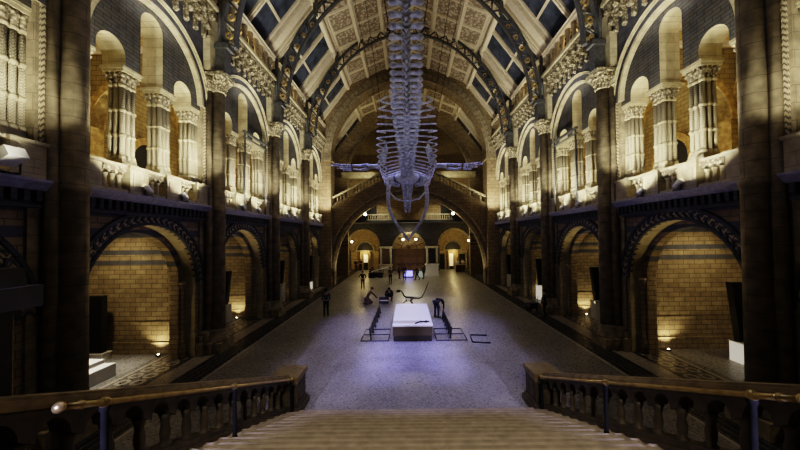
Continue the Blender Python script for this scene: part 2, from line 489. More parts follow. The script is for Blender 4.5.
# ------------------------------------------------------------------ clustered piers
def make_pier():
    t = thing('clustered_pier', '', 'pier')
    b = MB()
    b.box(8.22, 9.3, -.52, .52, 0, .42); b.box(8.82, 9.9, -.80, .80, 0, .55); b.box(8.55, 9.4, -.66, .66, 0, .48)
    b.lathe([(.56,.42),(.56,.5),(.48,.58),(.5,.7),(.44,.8),(.46,.92),(.40,.98)], 20, (8.78,0,0))
    b.box(8.9, 9.9, -.74, .74, .55, .8)
    for s in (-1,1): b.lathe([(.25,.5),(.25,.6),(.2,.72),(.22,.84),(.18,.98)], 12, (8.94, s*.45, 0))
    b.build('base', M_pier, t)
    b = MB()
    b.lathe([(.29,.95),(.28,6.05),(.32,6.1),(.32,6.25),(.27,6.3),(.26,11.45)], 24, (8.64,0,0)); b.build('shaft', M_pier, t)
    for s in (-1,1):
        b = MB(); b.lathe([(.14,.95),(.14,6.05),(.17,6.1),(.17,6.25),(.13,6.3),(.125,11.45)], 16, (8.86, s*.31, 0)); b.build('side_shaft', M_pier, t)
        b = MB(); b.box(8.92, 9.1, s*.45-.07, s*.45+.07, 6.6, 12.0); b.build('zigzag_strip', M_zig, t)
    b = MB(); b.box(9.02, 9.75, -.66, .66, .8, 6.6); b.box(8.96, 9.3, -.60, .60, 6.6, 12.02); b.box(8.8, 9.3, -.2, .2, .8, 12.0); b.build('core', M_pier, t)
    b = MB()
    b.lathe([(.3,11.4),(.34,11.45),(.3,11.52),(.34,11.7),(.42,12.0),(.44,12.02)], 20, (8.66,0,0))
    for k in range(12):
        a = 2*PI*k/12
        b.ball((8.66+.34*cos(a), .34*sin(a), 11.66), .06, 6, 5); b.ball((8.66+.4*cos(a+.26), .4*sin(a+.26), 11.88), .07, 6, 5)
    for s in (-1,1):
        b.lathe([(.15,11.4),(.18,11.45),(.16,11.52),(.19,11.75),(.24,12.02)], 12, (8.86, s*.36, 0))
        for k in range(8):
            a = 2*PI*k/8; b.ball((8.86+.19*cos(a), s*.36+.19*sin(a), 11.8), .055, 6, 4)
    b.box(8.2, 9.2, -.46, .46, 12.02, 12.12); b.box(8.5, 9.2, -.62, .62, 12.02, 12.12); b.box(8.16, 9.2, -.48, .48, 12.12, 12.22)
    b.build('capital', M_leaf, t)
    b = MB(); b.box(8.62, 9.0, -.62, -.16, 12.22, 13.7); b.box(8.62, 9.0, .16, .62, 12.22, 13.7); b.box(8.74, 9.0, -.3, .3, 12.22, 14.72)
    b.build('pilaster', M_cream, t)
    return t
pier = None
for i, y in enumerate(PY):
    for sd, rz in SIDES:
        lb = 'clustered stone pier with carved capital, %s from the stairs on the %s side' % (ORD[i], sd)
        if pier is None: pier = make_pier(); o = pier; o.location = (0,y,0); o.rotation_euler = (0,0,rz)
        else: o = dup(pier, (0,y,0), rz)
        o.location.y = y+.12
        tag(o, lb, 'pier', 'clustered stone piers')

# ------------------------------------------------------------------ gallery columns
def make_column():
    t = thing('gallery_column', '', 'column')
    b = MB(); b.box(-.3,.3,-.3,.3,7.42,7.55); b.box(-.27,.27,-.27,.27,7.55,7.66)
    pts = [(x*.18, y*.18) for x in (-1,0,1) for y in (-1,0,1) if (x,y) != (0,0)]
    for x, y in pts: b.lathe([(.1,7.62),(.11,7.7),(.085,7.8)], 10, (x,y,0))
    b.build('base', M_cream, t)
    b = MB(); b.box(-.12,.12,-.12,.12,7.66,10.15,1)  # dark core: shade between the shafts put into its colour
    for x, y in pts:
        b.lathe([(.072,7.75),(.072,10.12)], 10, (x,y,0))
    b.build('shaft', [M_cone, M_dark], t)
    for z in (8.42, 9.22, 10.02):
        b = MB(); b.box(-.18,.18,-.18,.18,z-.05,z+.05)
        for x, y in pts: b.lathe([(.078,z-.06),(.1,z-.03),(.1,z+.03),(.078,z+.06)], 10, (x,y,0))
        b.build('ring_band', M_cream, t)
    b = MB(); b.box(-.19,.19,-.19,.19,10.1,10.42)
    for x, y in pts:
        b.lathe([(.08,10.08),(.09,10.2),(.125,10.34),(.14,10.42)], 10, (x*1.02,y*1.02,0))
        b.ball((x*1.5,y*1.5,10.3),.06,6,5)
    b.box(-.34,.34,-.34,.34,10.42,10.52,1); b.box(-.37,.37,-.37,.37,10.52,10.6,1)
    b.build('capital', [M_leaf, M_cream], t)
    return t
CP = ['first', 'second', 'third', 'fourth']
cproto = None
for i, y in enumerate(BY):
    for sd, rz in SIDES:
        sg = 1 if sd == 'right' else -1
        for k, oy in enumerate((-2.32, -.745, .745, 2.32)):
            lb = '%s of four clustered columns in the %s gallery bay, %s side' % (CP[k], ORD[i], sd)
            p = (sg*9.42, y+oy, -.2)
            if cproto is None: cproto = make_column(); o = cproto; o.location = p
            else: o = dup(cproto, p)
            tag(o, lb, 'column', 'clustered gallery columns')

# ------------------------------------------------------------------ gallery balustrades
def make_balcony():
    t = thing('gallery_balustrade', '', 'balustrade')
    b = MB(); b.box(8.88, 9.3, -2.5, 2.5, 6.32, 6.46); b.build('plinth', M_cream, t)
    for y, w in ((-2.32,.34), (-.745,.34), (.745,.34), (2.32,.34)):
        b = MB(); b.box(8.82, 9.8, y-w, y+w, 6.32, 7.12); b.box(8.78, 9.82, y-w-.04, y+w+.04, 7.12, 7.22); b.box(8.8, 9.3, y-w*.7, y+w*.7, 6.6, 7.0)
        b.build('pedestal', M_cream, t)
    for y in (-1.68,-1.45,-1.22,-.23,0,.23,1.22,1.45,1.68):
        b = MB(); b.lathe([(.075,6.46),(.075,6.52),(.05,6.56),(.07,6.64),(.055,6.78),(.085,6.86),(.085,6.9)], 10, (9.06,y,0)); b.build('baluster', M_cream, t)
    b = MB()
    for c in (-1.45, 0, 1.45):
        us = []; lo = []
        w = .38 if c == 0 else .39
        us.append(c-w); lo.append(6.9)
        for q in (-.345,-.115,.115,.345):
            for j in range(7):
                a = PI-PI*j/6; u = c+q+.085*cos(a)
                us.append(u); lo.append(6.9+.085*sin(a))
        us.append(c+w); lo.append(6.9)
        b.wall('y', us, lo, [7.14]*len(us), 8.92, 9.22, 0)
    b.box(8.86, 9.28, -2.5, 2.5, 7.14, 7.22, 1)
    b.build('rail', [M_leaf, M_cream], t)
    return t
def make_upper():
    t = thing('upper_balustrade', '', 'balustrade')
    b = MB(); b.box(8.48, 8.86, -2.7, 2.7, 15.02, 15.14); b.build('plinth', M_cream, t)
    for k in range(9):
        y = -2.4+k*.6
        b = MB(); b.lathe([(.15,15.14),(.15,15.22),(.1,15.28),(.1,15.72),(.16,15.84),(.12,15.9),(.15,16.02),(.15,16.12)], 10, (8.66,y,0))
        b.build('baluster', M_cream, t)
    b = MB()
    b.box(8.44, 8.9, -2.7, 2.7, 16.12, 16.32); b.box(8.4, 8.94, -2.7, 2.7, 16.32, 16.38); b.build('rail', M_beam, t)
    return t
p1 = p2 = None
for i, y in enumerate(BY):
    for sd, rz in SIDES:
        if p1 is None: p1 = make_balcony(); o = p1; o.location = (0,y,0)
        else: o = dup(p1, (0,y,0), rz)
        tag(o, 'pale carved stone balustrade of the %s first floor gallery bay, %s side' % (ORD[i], sd), 'balustrade', 'first floor gallery balustrades')
        if p2 is None: p2 = make_upper(); o = p2; o.location = (0,y,0)
        else: o = dup(p2, (0,y,0), rz)
        tag(o, 'golden balustrade under the skylights over the %s bay, %s side' % (ORD[i], sd), 'balustrade', 'upper balustrades under the roof')

# ------------------------------------------------------------------ roof trusses
def make_truss():
    t = thing('roof_truss', '', 'truss')
    C = 13.4
    for s in (0, 1):
        b = MB()
        r = 7.72 if s == 0 else 8.36
        for i in range(56):
            A = []; B = []
            for j in (i, i+1):
                a = PI*j/56; q = .75*sin(a)**4
                A += [((r+q)*cos(a), C+(r+q)*sin(a)), ((r+q+.1)*cos(a), C+(r+q+.1)*sin(a))]
            (p0, p1, p2, p3) = A
            b.hexa([(p0[0],-.13,p0[1]),(p1[0],-.13,p1[1]),(p3[0],-.13,p3[1]),(p2[0],-.13,p2[1])], [(p0[0],.13,p0[1]),(p1[0],.13,p1[1]),(p3[0],.13,p3[1]),(p2[0],.13,p2[1])])
        b.build('lower_chord' if s == 0 else 'upper_chord', M_iron, t)
    b = MB(); N = 60
    for i in range(N):
        a0 = PI*i/N; a1 = PI*(i+1)/N
        r0, r1 = (7.8, 8.37) if i % 2 == 0 else (8.37, 7.8)
        r0 += .75*sin(a0)**4; r1 += .75*sin(a1)**4
        b.tube([(r0*cos(a0), 0, C+r0*sin(a0)), (r1*cos(a1), 0, C+r1*sin(a1))], .05, 5)
    for i in range(1, N, 2):
        a = PI*i/N
        if a < .75 or a > PI-.75:
            b.ring('x', (8.1*cos(a-.02), C+8.1*sin(a-.02)), .10, .16, -.05, .05, 10, 0, 2*PI, m=1)
    b.build('lattice', [M_iron, M_irong], t)
    for s in (-1, 1):
        b = MB(); b.box(s*8.12 if s>0 else -8.58, 8.58 if s>0 else -8.12, -.2, .2, 12.22, 13.6); b.box(min(s*8.0,s*8.62), max(s*8.0,s*8.62), -.26, .26, 13.3, 13.5)
        b.tube([(s*8.5,0,13.6),(s*8.5,0,16.4)], .1, 6)
        b.build('bracket', M_iron, t)
    b = MB()
    for s in (-1,1):
        b.box(min(s*5.85,s*6.1), max(s*5.85,s*6.1), -.12, .12, 19.2, 20.5)
    b.box(-.12,.12,-.12,.12,22.5,23.0)
    b.build('strut', M_iron, t)
    return t
tr = None
for i, y in enumerate(PY):
    if tr is None: tr = make_truss(); o = tr; o.location = (0,y,0)
    else: o = dup(tr, (0,y,0))
    tag(o, 'curved dark iron lattice roof truss, %s from the stairs' % ORD[i], 'roof truss', 'iron roof trusses')

# ------------------------------------------------------------------ ceiling and skylights
KX, KZ, RZ_, FX, FZ = 6.0, 20.6, 23.15, 9.75, 15.7
def slope_pt(t, s, lift=0):      # t 0 ridge .. 1 knee
    n = Vector((.33,0,1)).normalized()
    return (s*(KX*t-n.x*lift*0), RZ_+(KZ-RZ_)*t-lift)
def ceiling():
    b = MB()
    for s in (-1, 1):
        def quad(t0, t1, y0, y1, lift, th, m):
            x0, z0 = slope_pt(t0, s, lift); x1, z1 = slope_pt(t1, s, lift)
            A = [(x0,y0,z0),(x1,y0,z1),(x1,y1,z1),(x0,y1,z0)]
            B = [(p[0],p[1],p[2]+th) for p in A]
            b.hexa(A, B, m)
        quad(0, 1.0, -9, 47, 0, .1, 0)
        for t in (0.02, .345, .675, 1.0):
            w = .016 if t not in (.02, 1.0) else .03
            quad(max(0,t-w), min(1.02,t+w), -9, 47, .22, .24, 1)
            quad(max(0,t-w*1.8), min(1.03,t+w*1.8), -9, 47, .1, .12, 1)
        for y0 in [-4.4]+PY+[31.75, 37.75]:
            for k in range(3):
                yy = y0+k*2
                wd = .12 if k else .26
                quad(0, 1, yy-wd/2, yy+wd/2, .12, .14, 1)
                quad(0, 1, yy-wd, yy+wd, .06, .08, 1)
        # fascia at the knee
        x = s*KX
        b.box(min(x-.05,x+.05)-.0, max(x-.05,x+.05), -9, 47, KZ-.5, KZ+.1, 1)
        b.box(min(x,x+s*.3), max(x,x+s*.3), -9, 47, KZ-.62, KZ-.45, 1)
    return b
struct(ceiling().build('ceiling', [M_panel, M_beam]), 'cream coffered ceiling with painted panels', 'ceiling')
def sky_pt(t, s, lift=0):        # t 0 knee .. 1 foot
    n = Vector((-(FZ-KZ), 0, FX-KX)).normalized()
    return (s*(KX+(FX-KX)*t-n.x*lift), KZ+(FZ-KZ)*t-n.z*lift)
def skylight(s):
    fr, pn = MB(), MB()
    def quad(b, t0, t1, y0, y1, lift, th):
        x0, z0 = sky_pt(t0, s, lift); x1, z1 = sky_pt(t1, s, lift); X0, Z0 = sky_pt(t0, s, lift-th); X1, Z1 = sky_pt(t1, s, lift-th)
        b.hexa([(x0,y0,z0),(x1,y0,z1),(x1,y1,z1),(x0,y1,z0)], [(X0,y0,Z0),(X1,y0,Z1),(X1,y1,Z1),(X0,y1,Z0)])
    quad(pn, 0, 1, -3, 3, 0, .06)
    for y0, y1, l in ((-3,-2.84,.10),(-2.78,-2.66,.24),(-2.62,-2.5,.30),(-2.42,-2.36,.3),(-2.3,-2.2,.2),(-2.12,-2.04,.12),(2.45,3,.18),(2.3,2.45,.3),(2.0,2.2,.12),(-.14,.14,.14),(-.06,.06,.22)):
        quad(fr, 0, 1, y0, y1, l, l)
    for t in (0.015, .5, .98): quad(fr, t-.012, t+.012, -3, 3, .08, .08)
    quad(fr, 0, .06, -3, 3, .2, .2)
    return fr, pn
sk = {}
wn = 0
for i, y in enumerate(BY+[34.75, 40.75]):
    for sd, s in (('right',1),('left',-1)):
        wn += 1
        if s not in sk:
            fr, pn = skylight(s); w = fr.build('window_%d' % wn, M_beam); p = pn.build('pane', M_glass, w); sk[s] = (w, p)
        else:
            w = sk[s][0].copy(); col.objects.link(w); w.name = 'window_%d' % wn
            p = sk[s][1].copy(); col.objects.link(p); p.parent = w
        w.location = (0,y,0)
        struct(w, 'sloping skylight of dark panes in cream bars, %s bay, %s side' % ((ORD+['next beyond the gable','last beyond the gable'])[i], sd), 'skylight')

# ------------------------------------------------------------------ end of the hall: gable arch, bridge, entrance
us = [-10.0, -7.95]; lo = [0, 0]
for i in range(41):
    a = PI-PI*i/40; us.append(7.95*cos(a)); lo.append(13.15+7.95*sin(a))
us += [7.95, 10.0]; lo += [0, 0]
b = MB(); b.wall('x', us, lo, [23.2]*len(us), 31.5, 33.2, 0, 0)
for y0, y1, r0, r1, m in ((31.38,31.6,7.88,8.1,1),(31.44,31.6,8.15,8.6,2),(31.38,31.6,8.65,8.8,1)):
    b.ring('x', (0,13.15), r0, r1, y0, y1, 48, m=m)
for k in range(46):
    a = PI*(k+.5)/46; b.box(-.1,.1,-.06,.06,-.16,.16, 1, Matrix.Translation((8.37*cos(a),31.42,13.15+8.37*sin(a))) @ Matrix.Rotation(PI/2-a,4,'Y'))
for s in (-1,1):
    b.box(s*8.2-.32, s*8.2+.32, 31.3, 33.3, 0, .9, 0); b.box(s*8.2-.35, s*8.2+.35, 31.34, 33.3, 12.75, 13.15, 1)
struct(b.build('wall_back_gable', [brick('gable_stone',(.34,.26,.16),(.28,.21,.125),(.10,.075,.05),.7,.35), M_pier, M_zig]), 'tall stone gable arch at the far end of the hall', 'wall')
# second arch behind
us2 = [-15, -7.9]; lo2 = [0,0]
for i in range(37):
    a = PI-PI*i/36; us2.append(7.9*cos(a)); lo2.append(12.6+7.9*sin(a))
us2 += [7.9, 15]; lo2 += [0,0]
b = MB(); b.wall('x', us2, lo2, [23.2]*len(us2), 40.2, 41.0, 0, 1)
b.ring('x', (0,12.6), 7.75, 8.1, 40.05, 40.3, 40, m=1)
b.box(-10.2,-9.8,33,47.5,6.9,22,0); b.box(9.8,10.2,33,47.5,6.9,22,0)
b.box(-15.0,-14.6,31.6,47.5,0,7.2,0); b.box(14.6,15.0,31.6,47.5,0,7.2,0)
for s in (-1,1): b.box(min(s*9.8,s*15),max(s*9.8,s*15),33.2,47.5,6.9,7.2,0)
struct(b.build('wall_back_inner', [M_low, M_pier]), 'darker inner arch wall beyond the gable', 'wall')
# stair bridge across the hall end
def bridge_top(x): return 8.15+.49*max(0, 8-max(abs(x), 1.9))
us = [-7.95]; lo = [1.4]
for i in range(49):
    a = PI-PI*i/48; us.append(7.75*cos(a)); lo.append(1.4+7.75*sin(a))
us.append(7.95); lo.append(1.4)
us = [-7.94,-7.75]+us[1:-1]+[7.75,7.94]; lo = [0,0]+lo[1:-1]+[0,0]
b = MB(); b.wall('x', us, lo, [max(bridge_top(u), l+.3) for u, l in zip(us,lo)], 32.0, 33.0, 0, 1)
b.ring('x', (0,1.4), 7.62, 7.9, 31.85, 32.3, 48, m=1); b.ring('x', (0,1.4), 8.25, 8.42, 31.88, 32.1, 48, .28, PI-.28, m=1)
br = b.build('stair_bridge', [brick('bridge_stone',(.26,.20,.125),(.2,.15,.09),(.07,.05,.035),.7,.3), M_pier])
tag(br, 'arched stone stair bridge crossing the far end of the hall', 'bridge')
for sd, s in (('left',-1),('right',1)):
    t = thing('bridge_balustrade', 'sloping stone balustrade on the %s flight of the far stair bridge' % sd, 'balustrade', (0,0,0), 0, 'balustrades of the stair bridge')
    q = MB()
    x0, x1 = 1.95, 7.9
    z = lambda x: bridge_top(x)
    q.hexa([(s*x0,32.1,z(x0)),(s*x1,32.1,z(x1)),(s*x1,32.4,z(x1)),(s*x0,32.4,z(x0))], [(s*x0,32.1,z(x0)+.14),(s*x1,32.1,z(x1)+.14),(s*x1,32.4,z(x1)+.14),(s*x0,32.4,z(x0)+.14)])
    q.build('plinth', M_pier, t)
    q = MB()
    q.hexa([(s*x0,32.05,z(x0)+.78),(s*x1,32.05,z(x1)+.78),(s*x1,32.45,z(x1)+.78),(s*x0,32.45,z(x0)+.78)], [(s*x0,32.05,z(x0)+.95),(s*x1,32.05,z(x1)+.95),(s*x1,32.45,z(x1)+.95),(s*x0,32.45,z(x0)+.95)])
    q.build('rail', M_cream, t)
    for k in range(16):
        x = x0+.25+k*.35
        q = MB(); q.lathe([(.1,.1),(.06,.2),(.1,.4),(.06,.65),(.1,.8)], 8, (s*x,32.25,z(x))); q.build('baluster', M_pier, t)
# entrance wall at ground level, gallery over it
b = MB()
def ent_wall():
    us = [-15]; lo = [0]
    for c, hw, sp in ((-6.6,2.2,3.7),(0,2.25,3.2),(6.6,2.2,3.7)):
        u, l = archline(c, hw, sp, 0, 0, 0, 18); us += u[1:-1]; lo += l[1:-1]
    us.append(15); lo.append(0)
    b.wall('x', us, lo, [7.2]*len(us), 45.0, 45.5, 0, 1)
    for c, hw, sp in ((-6.6,2.2,3.7),(6.6,2.2,3.7),(0,2.25,3.2)):
        b.ring('x', (c,sp), hw-.05, hw+.22, 44.9, 45.1, 22, m=1)
    b.box(-15,15,47.0,47.4,0,7.2,2)
    b.box(-15,15,41.8,47.4,6.9,7.2,0)          # gallery slab
    for c in (-6.6, 6.6):
        b.ring('x', (c,2.95), 1.2, 1.45, 46.85, 47.05, 18, m=1)
        vs = [(c+1.2*cos(PI*i/16), 46.95, 2.95+1.2*sin(PI*i/16)) for i in range(17)]; b.add(vs, [tuple(range(17))[::-1]], 3)
        b.box(c-2.3, c+2.3, 46.8, 47.05, 2.75, 2.95, 1)
        for x in (-2.1,-.75,.75,2.1): b.lathe([(.16,0),(.16,.3),(.11,.4),(.11,2.5),(.17,2.75)], 8, (c+x,46.8,0), 1)
    b.box(-15,15,43.6,44.0,7.2,23.2,2)         # upper end wall
    for s in (-1,1):
        b.box(min(s*3.6,s*8.6),max(s*3.6,s*8.6),39.6,40.2,12.5,13.25,4)
        b.ring('x', (s*6.2,9.6), 1.7, 2.1, 43.2, 43.7, 20, m=4)
        vs = [(s*6.2+1.7*cos(PI*i/16), 43.55, 9.6+1.7*sin(PI*i/16)) for i in range(17)]; b.add(vs, [tuple(range(17))[::-1]], 3)
        b.box(s*6.2-1.7,s*6.2+1.7,43.5,43.58,7.2,9.6,3)
ent_wall()
struct(b.build('wall_back', [M_spand, M_pier, brick('entrance_stone',(.46,.35,.19),(.40,.30,.16),(.14,.10,.06),.6,.3), M_door, M_cream]), 'arched entrance wall with golden lit recesses', 'wall')
# white railing on the gallery over the entrance
for sd, x0, x1 in (('left',-5.6,-1.6),('right',2.0,6.0)):
    t = thing('entrance_gallery_railing', 'pale lit railing over the entrance, %s of the whale jaw' % sd, 'railing', (0,0,0), 0, 'railings over the entrance')
    q = MB(); q.box(x0,x1,41.85,42.1,7.2,7.32); q.box(x0,x1,41.82,42.12,7.85,8.02); q.build('rail', M_cream, t)
    k = 0
    x = x0+.15
    while x < x1:
        q = MB(); q.lathe([(.09,7.3),(.06,7.45),(.09,7.6),(.06,7.75),(.09,7.88)], 8, (x,41.97,0)); q.build('baluster', M_cream, t); x += .3
# doors
def doorway(n, c, y, w, h, frame, leafm, label, z0=0):
    q = MB(); q.box(c-w/2-.15,c-w/2,y-.1,y+.1,0,h); q.box(c+w/2,c+w/2+.15,y-.1,y+.1,0,h); q.box(c-w/2-.15,c+w/2+.15,y-.1,y+.1,h,h+.2)
    d = struct(q.build('door_%d' % n, frame), label, 'door')
    q = MB(); q.box(c-w/2,c+w/2,y-.03,y+.03,z0,h); q.build('door_leaf', leafm, d)
    if z0: q = MB(); q.box(c-w/2,c+w/2,y-.03,y+.03,0,z0); q.build('lower_leaf', M_door, d)
    return d
# central portal: timber lattice under a lit round arch
q = MB()
for x in (-2.2,-1.1,0,1.1,2.2): q.box(x-.09,x+.09,45.15,45.4,0,3.2)
for z in (.1,1.0,2.1,3.1): q.box(-2.2,2.2,45.18,45.38,z-.07,z+.07)
for x in [-2.0+.2*k for k in range(21)]: q.box(x-.02,x+.02,45.22,45.3,0,3.1)
for z in (2.35,2.6,2.85): q.box(-2.2,2.2,45.2,45.32,z-.025,z+.025)
d = struct(q.build('door_1', M_wood), 'red brown timber entrance screen under the lit round arch', 'door')
q = MB(); q.box(-2.25,2.25,45.42,45.46,0,3.2); q.build('pane', plain('dim_amber_glass',(.06,.035,.02),.3,emit=(.9,.5,.22),es=.05,noise=.6,nscale=2), d)
q = MB()
for a in range(1,8):
    t_ = PI*a/8; q.tube([(0,45.3,3.2),(2.2*cos(t_),45.3,3.2+2.2*sin(t_))],.04,5)
q.ring('x',(0,3.2),1.1,1.2,45.25,45.35,16); q.build('fanlight', M_wood, d)
doorway(2,-6.5,46.9,.6,2.3,M_pier,M_winlit,'narrow door with lit upper panes in the left entrance recess',1.15)
doorway(3,6.35,46.9,.55,2.35,M_pier,M_winlit,'bright lit doorway in the right entrance recess',.5)
doorway(4,4.9,46.9,.9,2.3,M_pier,M_door,'dark doorway beside the bright one on the right')
doorway(5,8.0,46.9,.9,2.3,M_pier,M_door,'dark doorway at the far right of the entrance recess')
# front wall behind the camera
b = MB(); b.box(-15,15,-14.4,-14,0,23.2); b.box(-9.5,-9.1,-14,-1.2,0,20); b.box(9.1,9.5,-14,-1.2,0,20); struct(b.build('wall_front', M_low), 'stone wall behind the landing', 'wall')
# ------------------------------------------------------------------ grand staircase in the foreground
RIS, TRD, Y0, NS = .15, .366, 8.66, 22
def zn(y): return RIS+RIS/TRD*(Y0-y)
b = MB()
for k in range(NS):
    ya = Y0-k*TRD; yb = ya-TRD if k < NS-1 else -13.9
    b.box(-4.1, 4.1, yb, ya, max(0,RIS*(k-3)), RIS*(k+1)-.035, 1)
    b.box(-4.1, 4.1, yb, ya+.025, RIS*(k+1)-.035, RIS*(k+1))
    b.box(-4.1, 4.1, ya-.035, ya+.028, RIS*(k+1)-.03, RIS*(k+1)+.004, 1)  # darker strip draws the shadow line along each step edge
tag(b.build('staircase', [M_stair, M_riser_shade]), 'broad pale stone stairs descending to the hall floor', 'stairs')

def newel(s, lb):
    t = thing('newel_post', lb, 'newel post', (s*3.65, 9.07, 0), 0, 'newel posts at the stair foot')
    q = MB(); q.box(-.43,.43,-.46,.46,0,.16); q.box(-.38,.38,-.41,.41,.16,.24); q.build('base', M_bal, t)
    q = MB(); q.box(-.33,.33,-.36,.36,.24,.86)
    for sx in (-1,1):
        q.box(sx*.33-.015,sx*.33+.015,-.22,.22,.32,.36); q.box(sx*.33-.015,sx*.33+.015,-.22,.22,.74,.78)
        q.box(sx*.33-.015,sx*.33+.015,-.22,-.18,.36,.74); q.box(sx*.33-.015,sx*.33+.015,.18,.22,.36,.74)
        for y in (-.34,.34): q.lathe([(.045,.24),(.035,.3),(.035,.78),(.05,.86)], 8, (sx*.31,y,0))
    q.build('shaft', M_bal, t)
    q = MB()
    q.box(-.36,.36,-.39,.39,.86,.92)
    A = [(-.39,-.43,.92),(.39,-.43,.92),(.39,.43,.92),(-.39,.43,.92)]
    B = [(-.39,-.43,1.04),(.39,-.43,1.04),(.39,.43,1.04),(-.39,.43,1.04)]
    C_ = [(-.375,-.415,1.07),(.375,-.415,1.07),(.375,.415,1.07),(-.375,.415,1.07)]
    q.hexa(A,B); q.hexa(B,C_); q.build('cap', plain('newel_cap_stone' if s<0 else 'newel_cap_stone_b',(.21,.16,.085),.5,noise=.3,nscale=6,bump=.2), t)
newel(-1, 'square stone newel post with pale cap ending the left stair balustrade')
newel(1, 'square stone newel post with pale cap ending the right stair balustrade')

def balustrade(s, yend, lb):
    t = thing('stair_balustrade', lb, 'balustrade', (s*3.65, 0, 0), 0, 'balustrades of the staircase')
    ya = 8.68
    def slab(w, z0, z1, y0=yend, y1=ya, x0=0.0):
        A = [(x0-w,y0,zn(y0)+z0),(x0+w,y0,zn(y0)+z0),(x0+w,y1,zn(y1)+z0),(x0-w,y1,zn(y1)+z0)]
        return A, [(p[0],p[1],p[2]+z1-z0) for p in A]
    q = MB(); q.hexa(*slab(.17,-.02,.12)); q.hexa(*slab(.20,-.02,.05)); q.build('plinth', M_bal, t)
    n = int((ya-yend)/.41); st = (ya-yend)/n
    us = [yend]; lo = [zn(yend)+.52]
    for i in range(n):
        c = yend+st*(i+.5)
        q = MB(); zb = zn(c-st/2)
        q.lathe([(.08,.10),(.08,.16),(.05,.19),(.062,.25),(.066,.32),(.048,.44),(.06,.5),(.08,.58)], 10, (0, c-st/2+.0, zb)); 
        q.build('baluster', M_bal, t)
        for j in range(11):
            a = PI-PI*j/10; u = c+.15*cos(a); us.append(u); lo.append(zn(c)+.56+.19*sin(a)+(zn(u)-zn(c))*.6)
    us.append(ya); lo.append(zn(ya)+.52)
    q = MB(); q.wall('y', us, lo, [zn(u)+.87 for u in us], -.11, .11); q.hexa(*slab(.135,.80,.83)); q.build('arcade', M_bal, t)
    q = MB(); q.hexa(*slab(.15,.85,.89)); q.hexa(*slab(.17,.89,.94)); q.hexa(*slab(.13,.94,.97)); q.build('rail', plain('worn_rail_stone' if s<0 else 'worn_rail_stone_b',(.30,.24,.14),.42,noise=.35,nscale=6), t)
    q = MB(); q.box(-.16,.16,yend-.03,yend+.08,zn(yend)-.1,zn(yend)+.9); q.build('end_pier', M_dark, t)  # dark colour stands in for shade on the rail end
    # brass rail on iron posts at its inner side
    h = thing('handrail', 'brass handrail on dark iron posts along the inside of the %s balustrade' % ('left' if s<0 else 'right'), 'handrail', (s*3.34, 0, 0), 0, 'brass stair handrails')
    pts = [(0,8.5,zn(8.5)+.7),(0,8.4,zn(8.4)+.83),(0,8.2,zn(8.2)+.86)]+[(0,y,zn(y)+.86) for y in (7,6,5,4,3.2)]
    pts += [(0,2.85,zn(2.85)+.86)]
    q = MB(); q.tube(pts, .032, 10); q.ball((0,2.82,zn(2.82)+.86),.05,10,7); q.ball((0,3.0,zn(3.0)+.86),.045,10,7); q.build('rail', M_brass, h)
    for y in (8.36, 5.65, 3.24):
        q = MB(); q.lathe([(.06,-.12),(.06,-.05),(.034,0),(.034,.76),(.05,.80),(.03,.84)], 10, (0,y,zn(y))); q.build('post', M_matte, h)
        q = MB(); q.ball((0,y,zn(y)+.86),.055,10,7); q.build('collar', M_brass, h)
balustrade(-1, 1.9, 'arcaded stone stair balustrade with pale rail, left of the steps')
balustrade(1, 1.9, 'arcaded stone stair balustrade with pale rail, right of the steps')

for sd, s_ in (('left',-1),('right',1)):
    t = thing('stone_pedestal', 'tall dark stone pedestal with stepped ledge at the top end of the %s stair balustrade' % sd, 'pedestal', (s_*4.64,2.55,0), 0, 'pedestals at the top of the stairs')
    q = MB(); q.box(-.66,.66,-.5,.5,0,2.75); q.build('base', M_dark, t)
    q = MB(); q.box(-.62,.62,-.47,.47,2.75,4.25)
    for sx in (-1,1):
        q.box(sx*.62-.02,sx*.62+.02,-.36,.36,2.9,2.96); q.box(sx*.62-.02,sx*.62+.02,-.36,.36,4.05,4.11); q.box(sx*.62-.02,sx*.62+.02,-.36,-.3,2.96,4.05); q.box(sx*.62-.02,sx*.62+.02,.3,.36,2.96,4.05)
    q.build('body', M_dark, t)
    q = MB(); q.box(-.76,.76,-.6,.6,4.25,4.46); q.box(-.68,.68,-.52,.52,4.46,4.64); q.build('cap', M_dark, t)

# ------------------------------------------------------------------ blue whale skeleton
WX = -.18
SP = [(5.0,12.6),(6.5,12.05),(8.0,11.55),(9.5,11.1),(11.0,10.7),(12.2,10.35),(13.4,9.95),(14.6,9.5),(15.8,9.05),(16.9,8.7),(17.8,8.45)]
def spine(u):                         # u in 0..1
    f = u*(len(SP)-1); i = min(int(f), len(SP)-2); k = f-i
    p0 = SP[max(i-1,0)]; p1 = SP[i]; p2 = SP[i+1]; p3 = SP[min(i+2,len(SP)-1)]
    return [0.5*((2*p1[j])+(-p0[j]+p2[j])*k+(2*p0[j]-5*p1[j]+4*p2[j]-p3[j])*k*k+(-p0[j]+3*p1[j]-3*p2[j]+p3[j])*k**3) for j in (0,1)]
wh = thing('whale_skeleton', 'huge pale blue-lit whale skeleton hanging nose down from the roof', 'whale skeleton', (WX, 0, 0))
NV = 44
def frame_at(u):
    y, z = spine(u); y2, z2 = spine(min(1,u+.01)); y1, z1 = spine(max(0,u-.01))
    f = Vector((0, y2-y1, z2-z1)).normalized(); up = Vector((1,0,0)).cross(f).normalized()
    return Vector((0,y,z)), f, up     # forward (to head), up (dorsal)
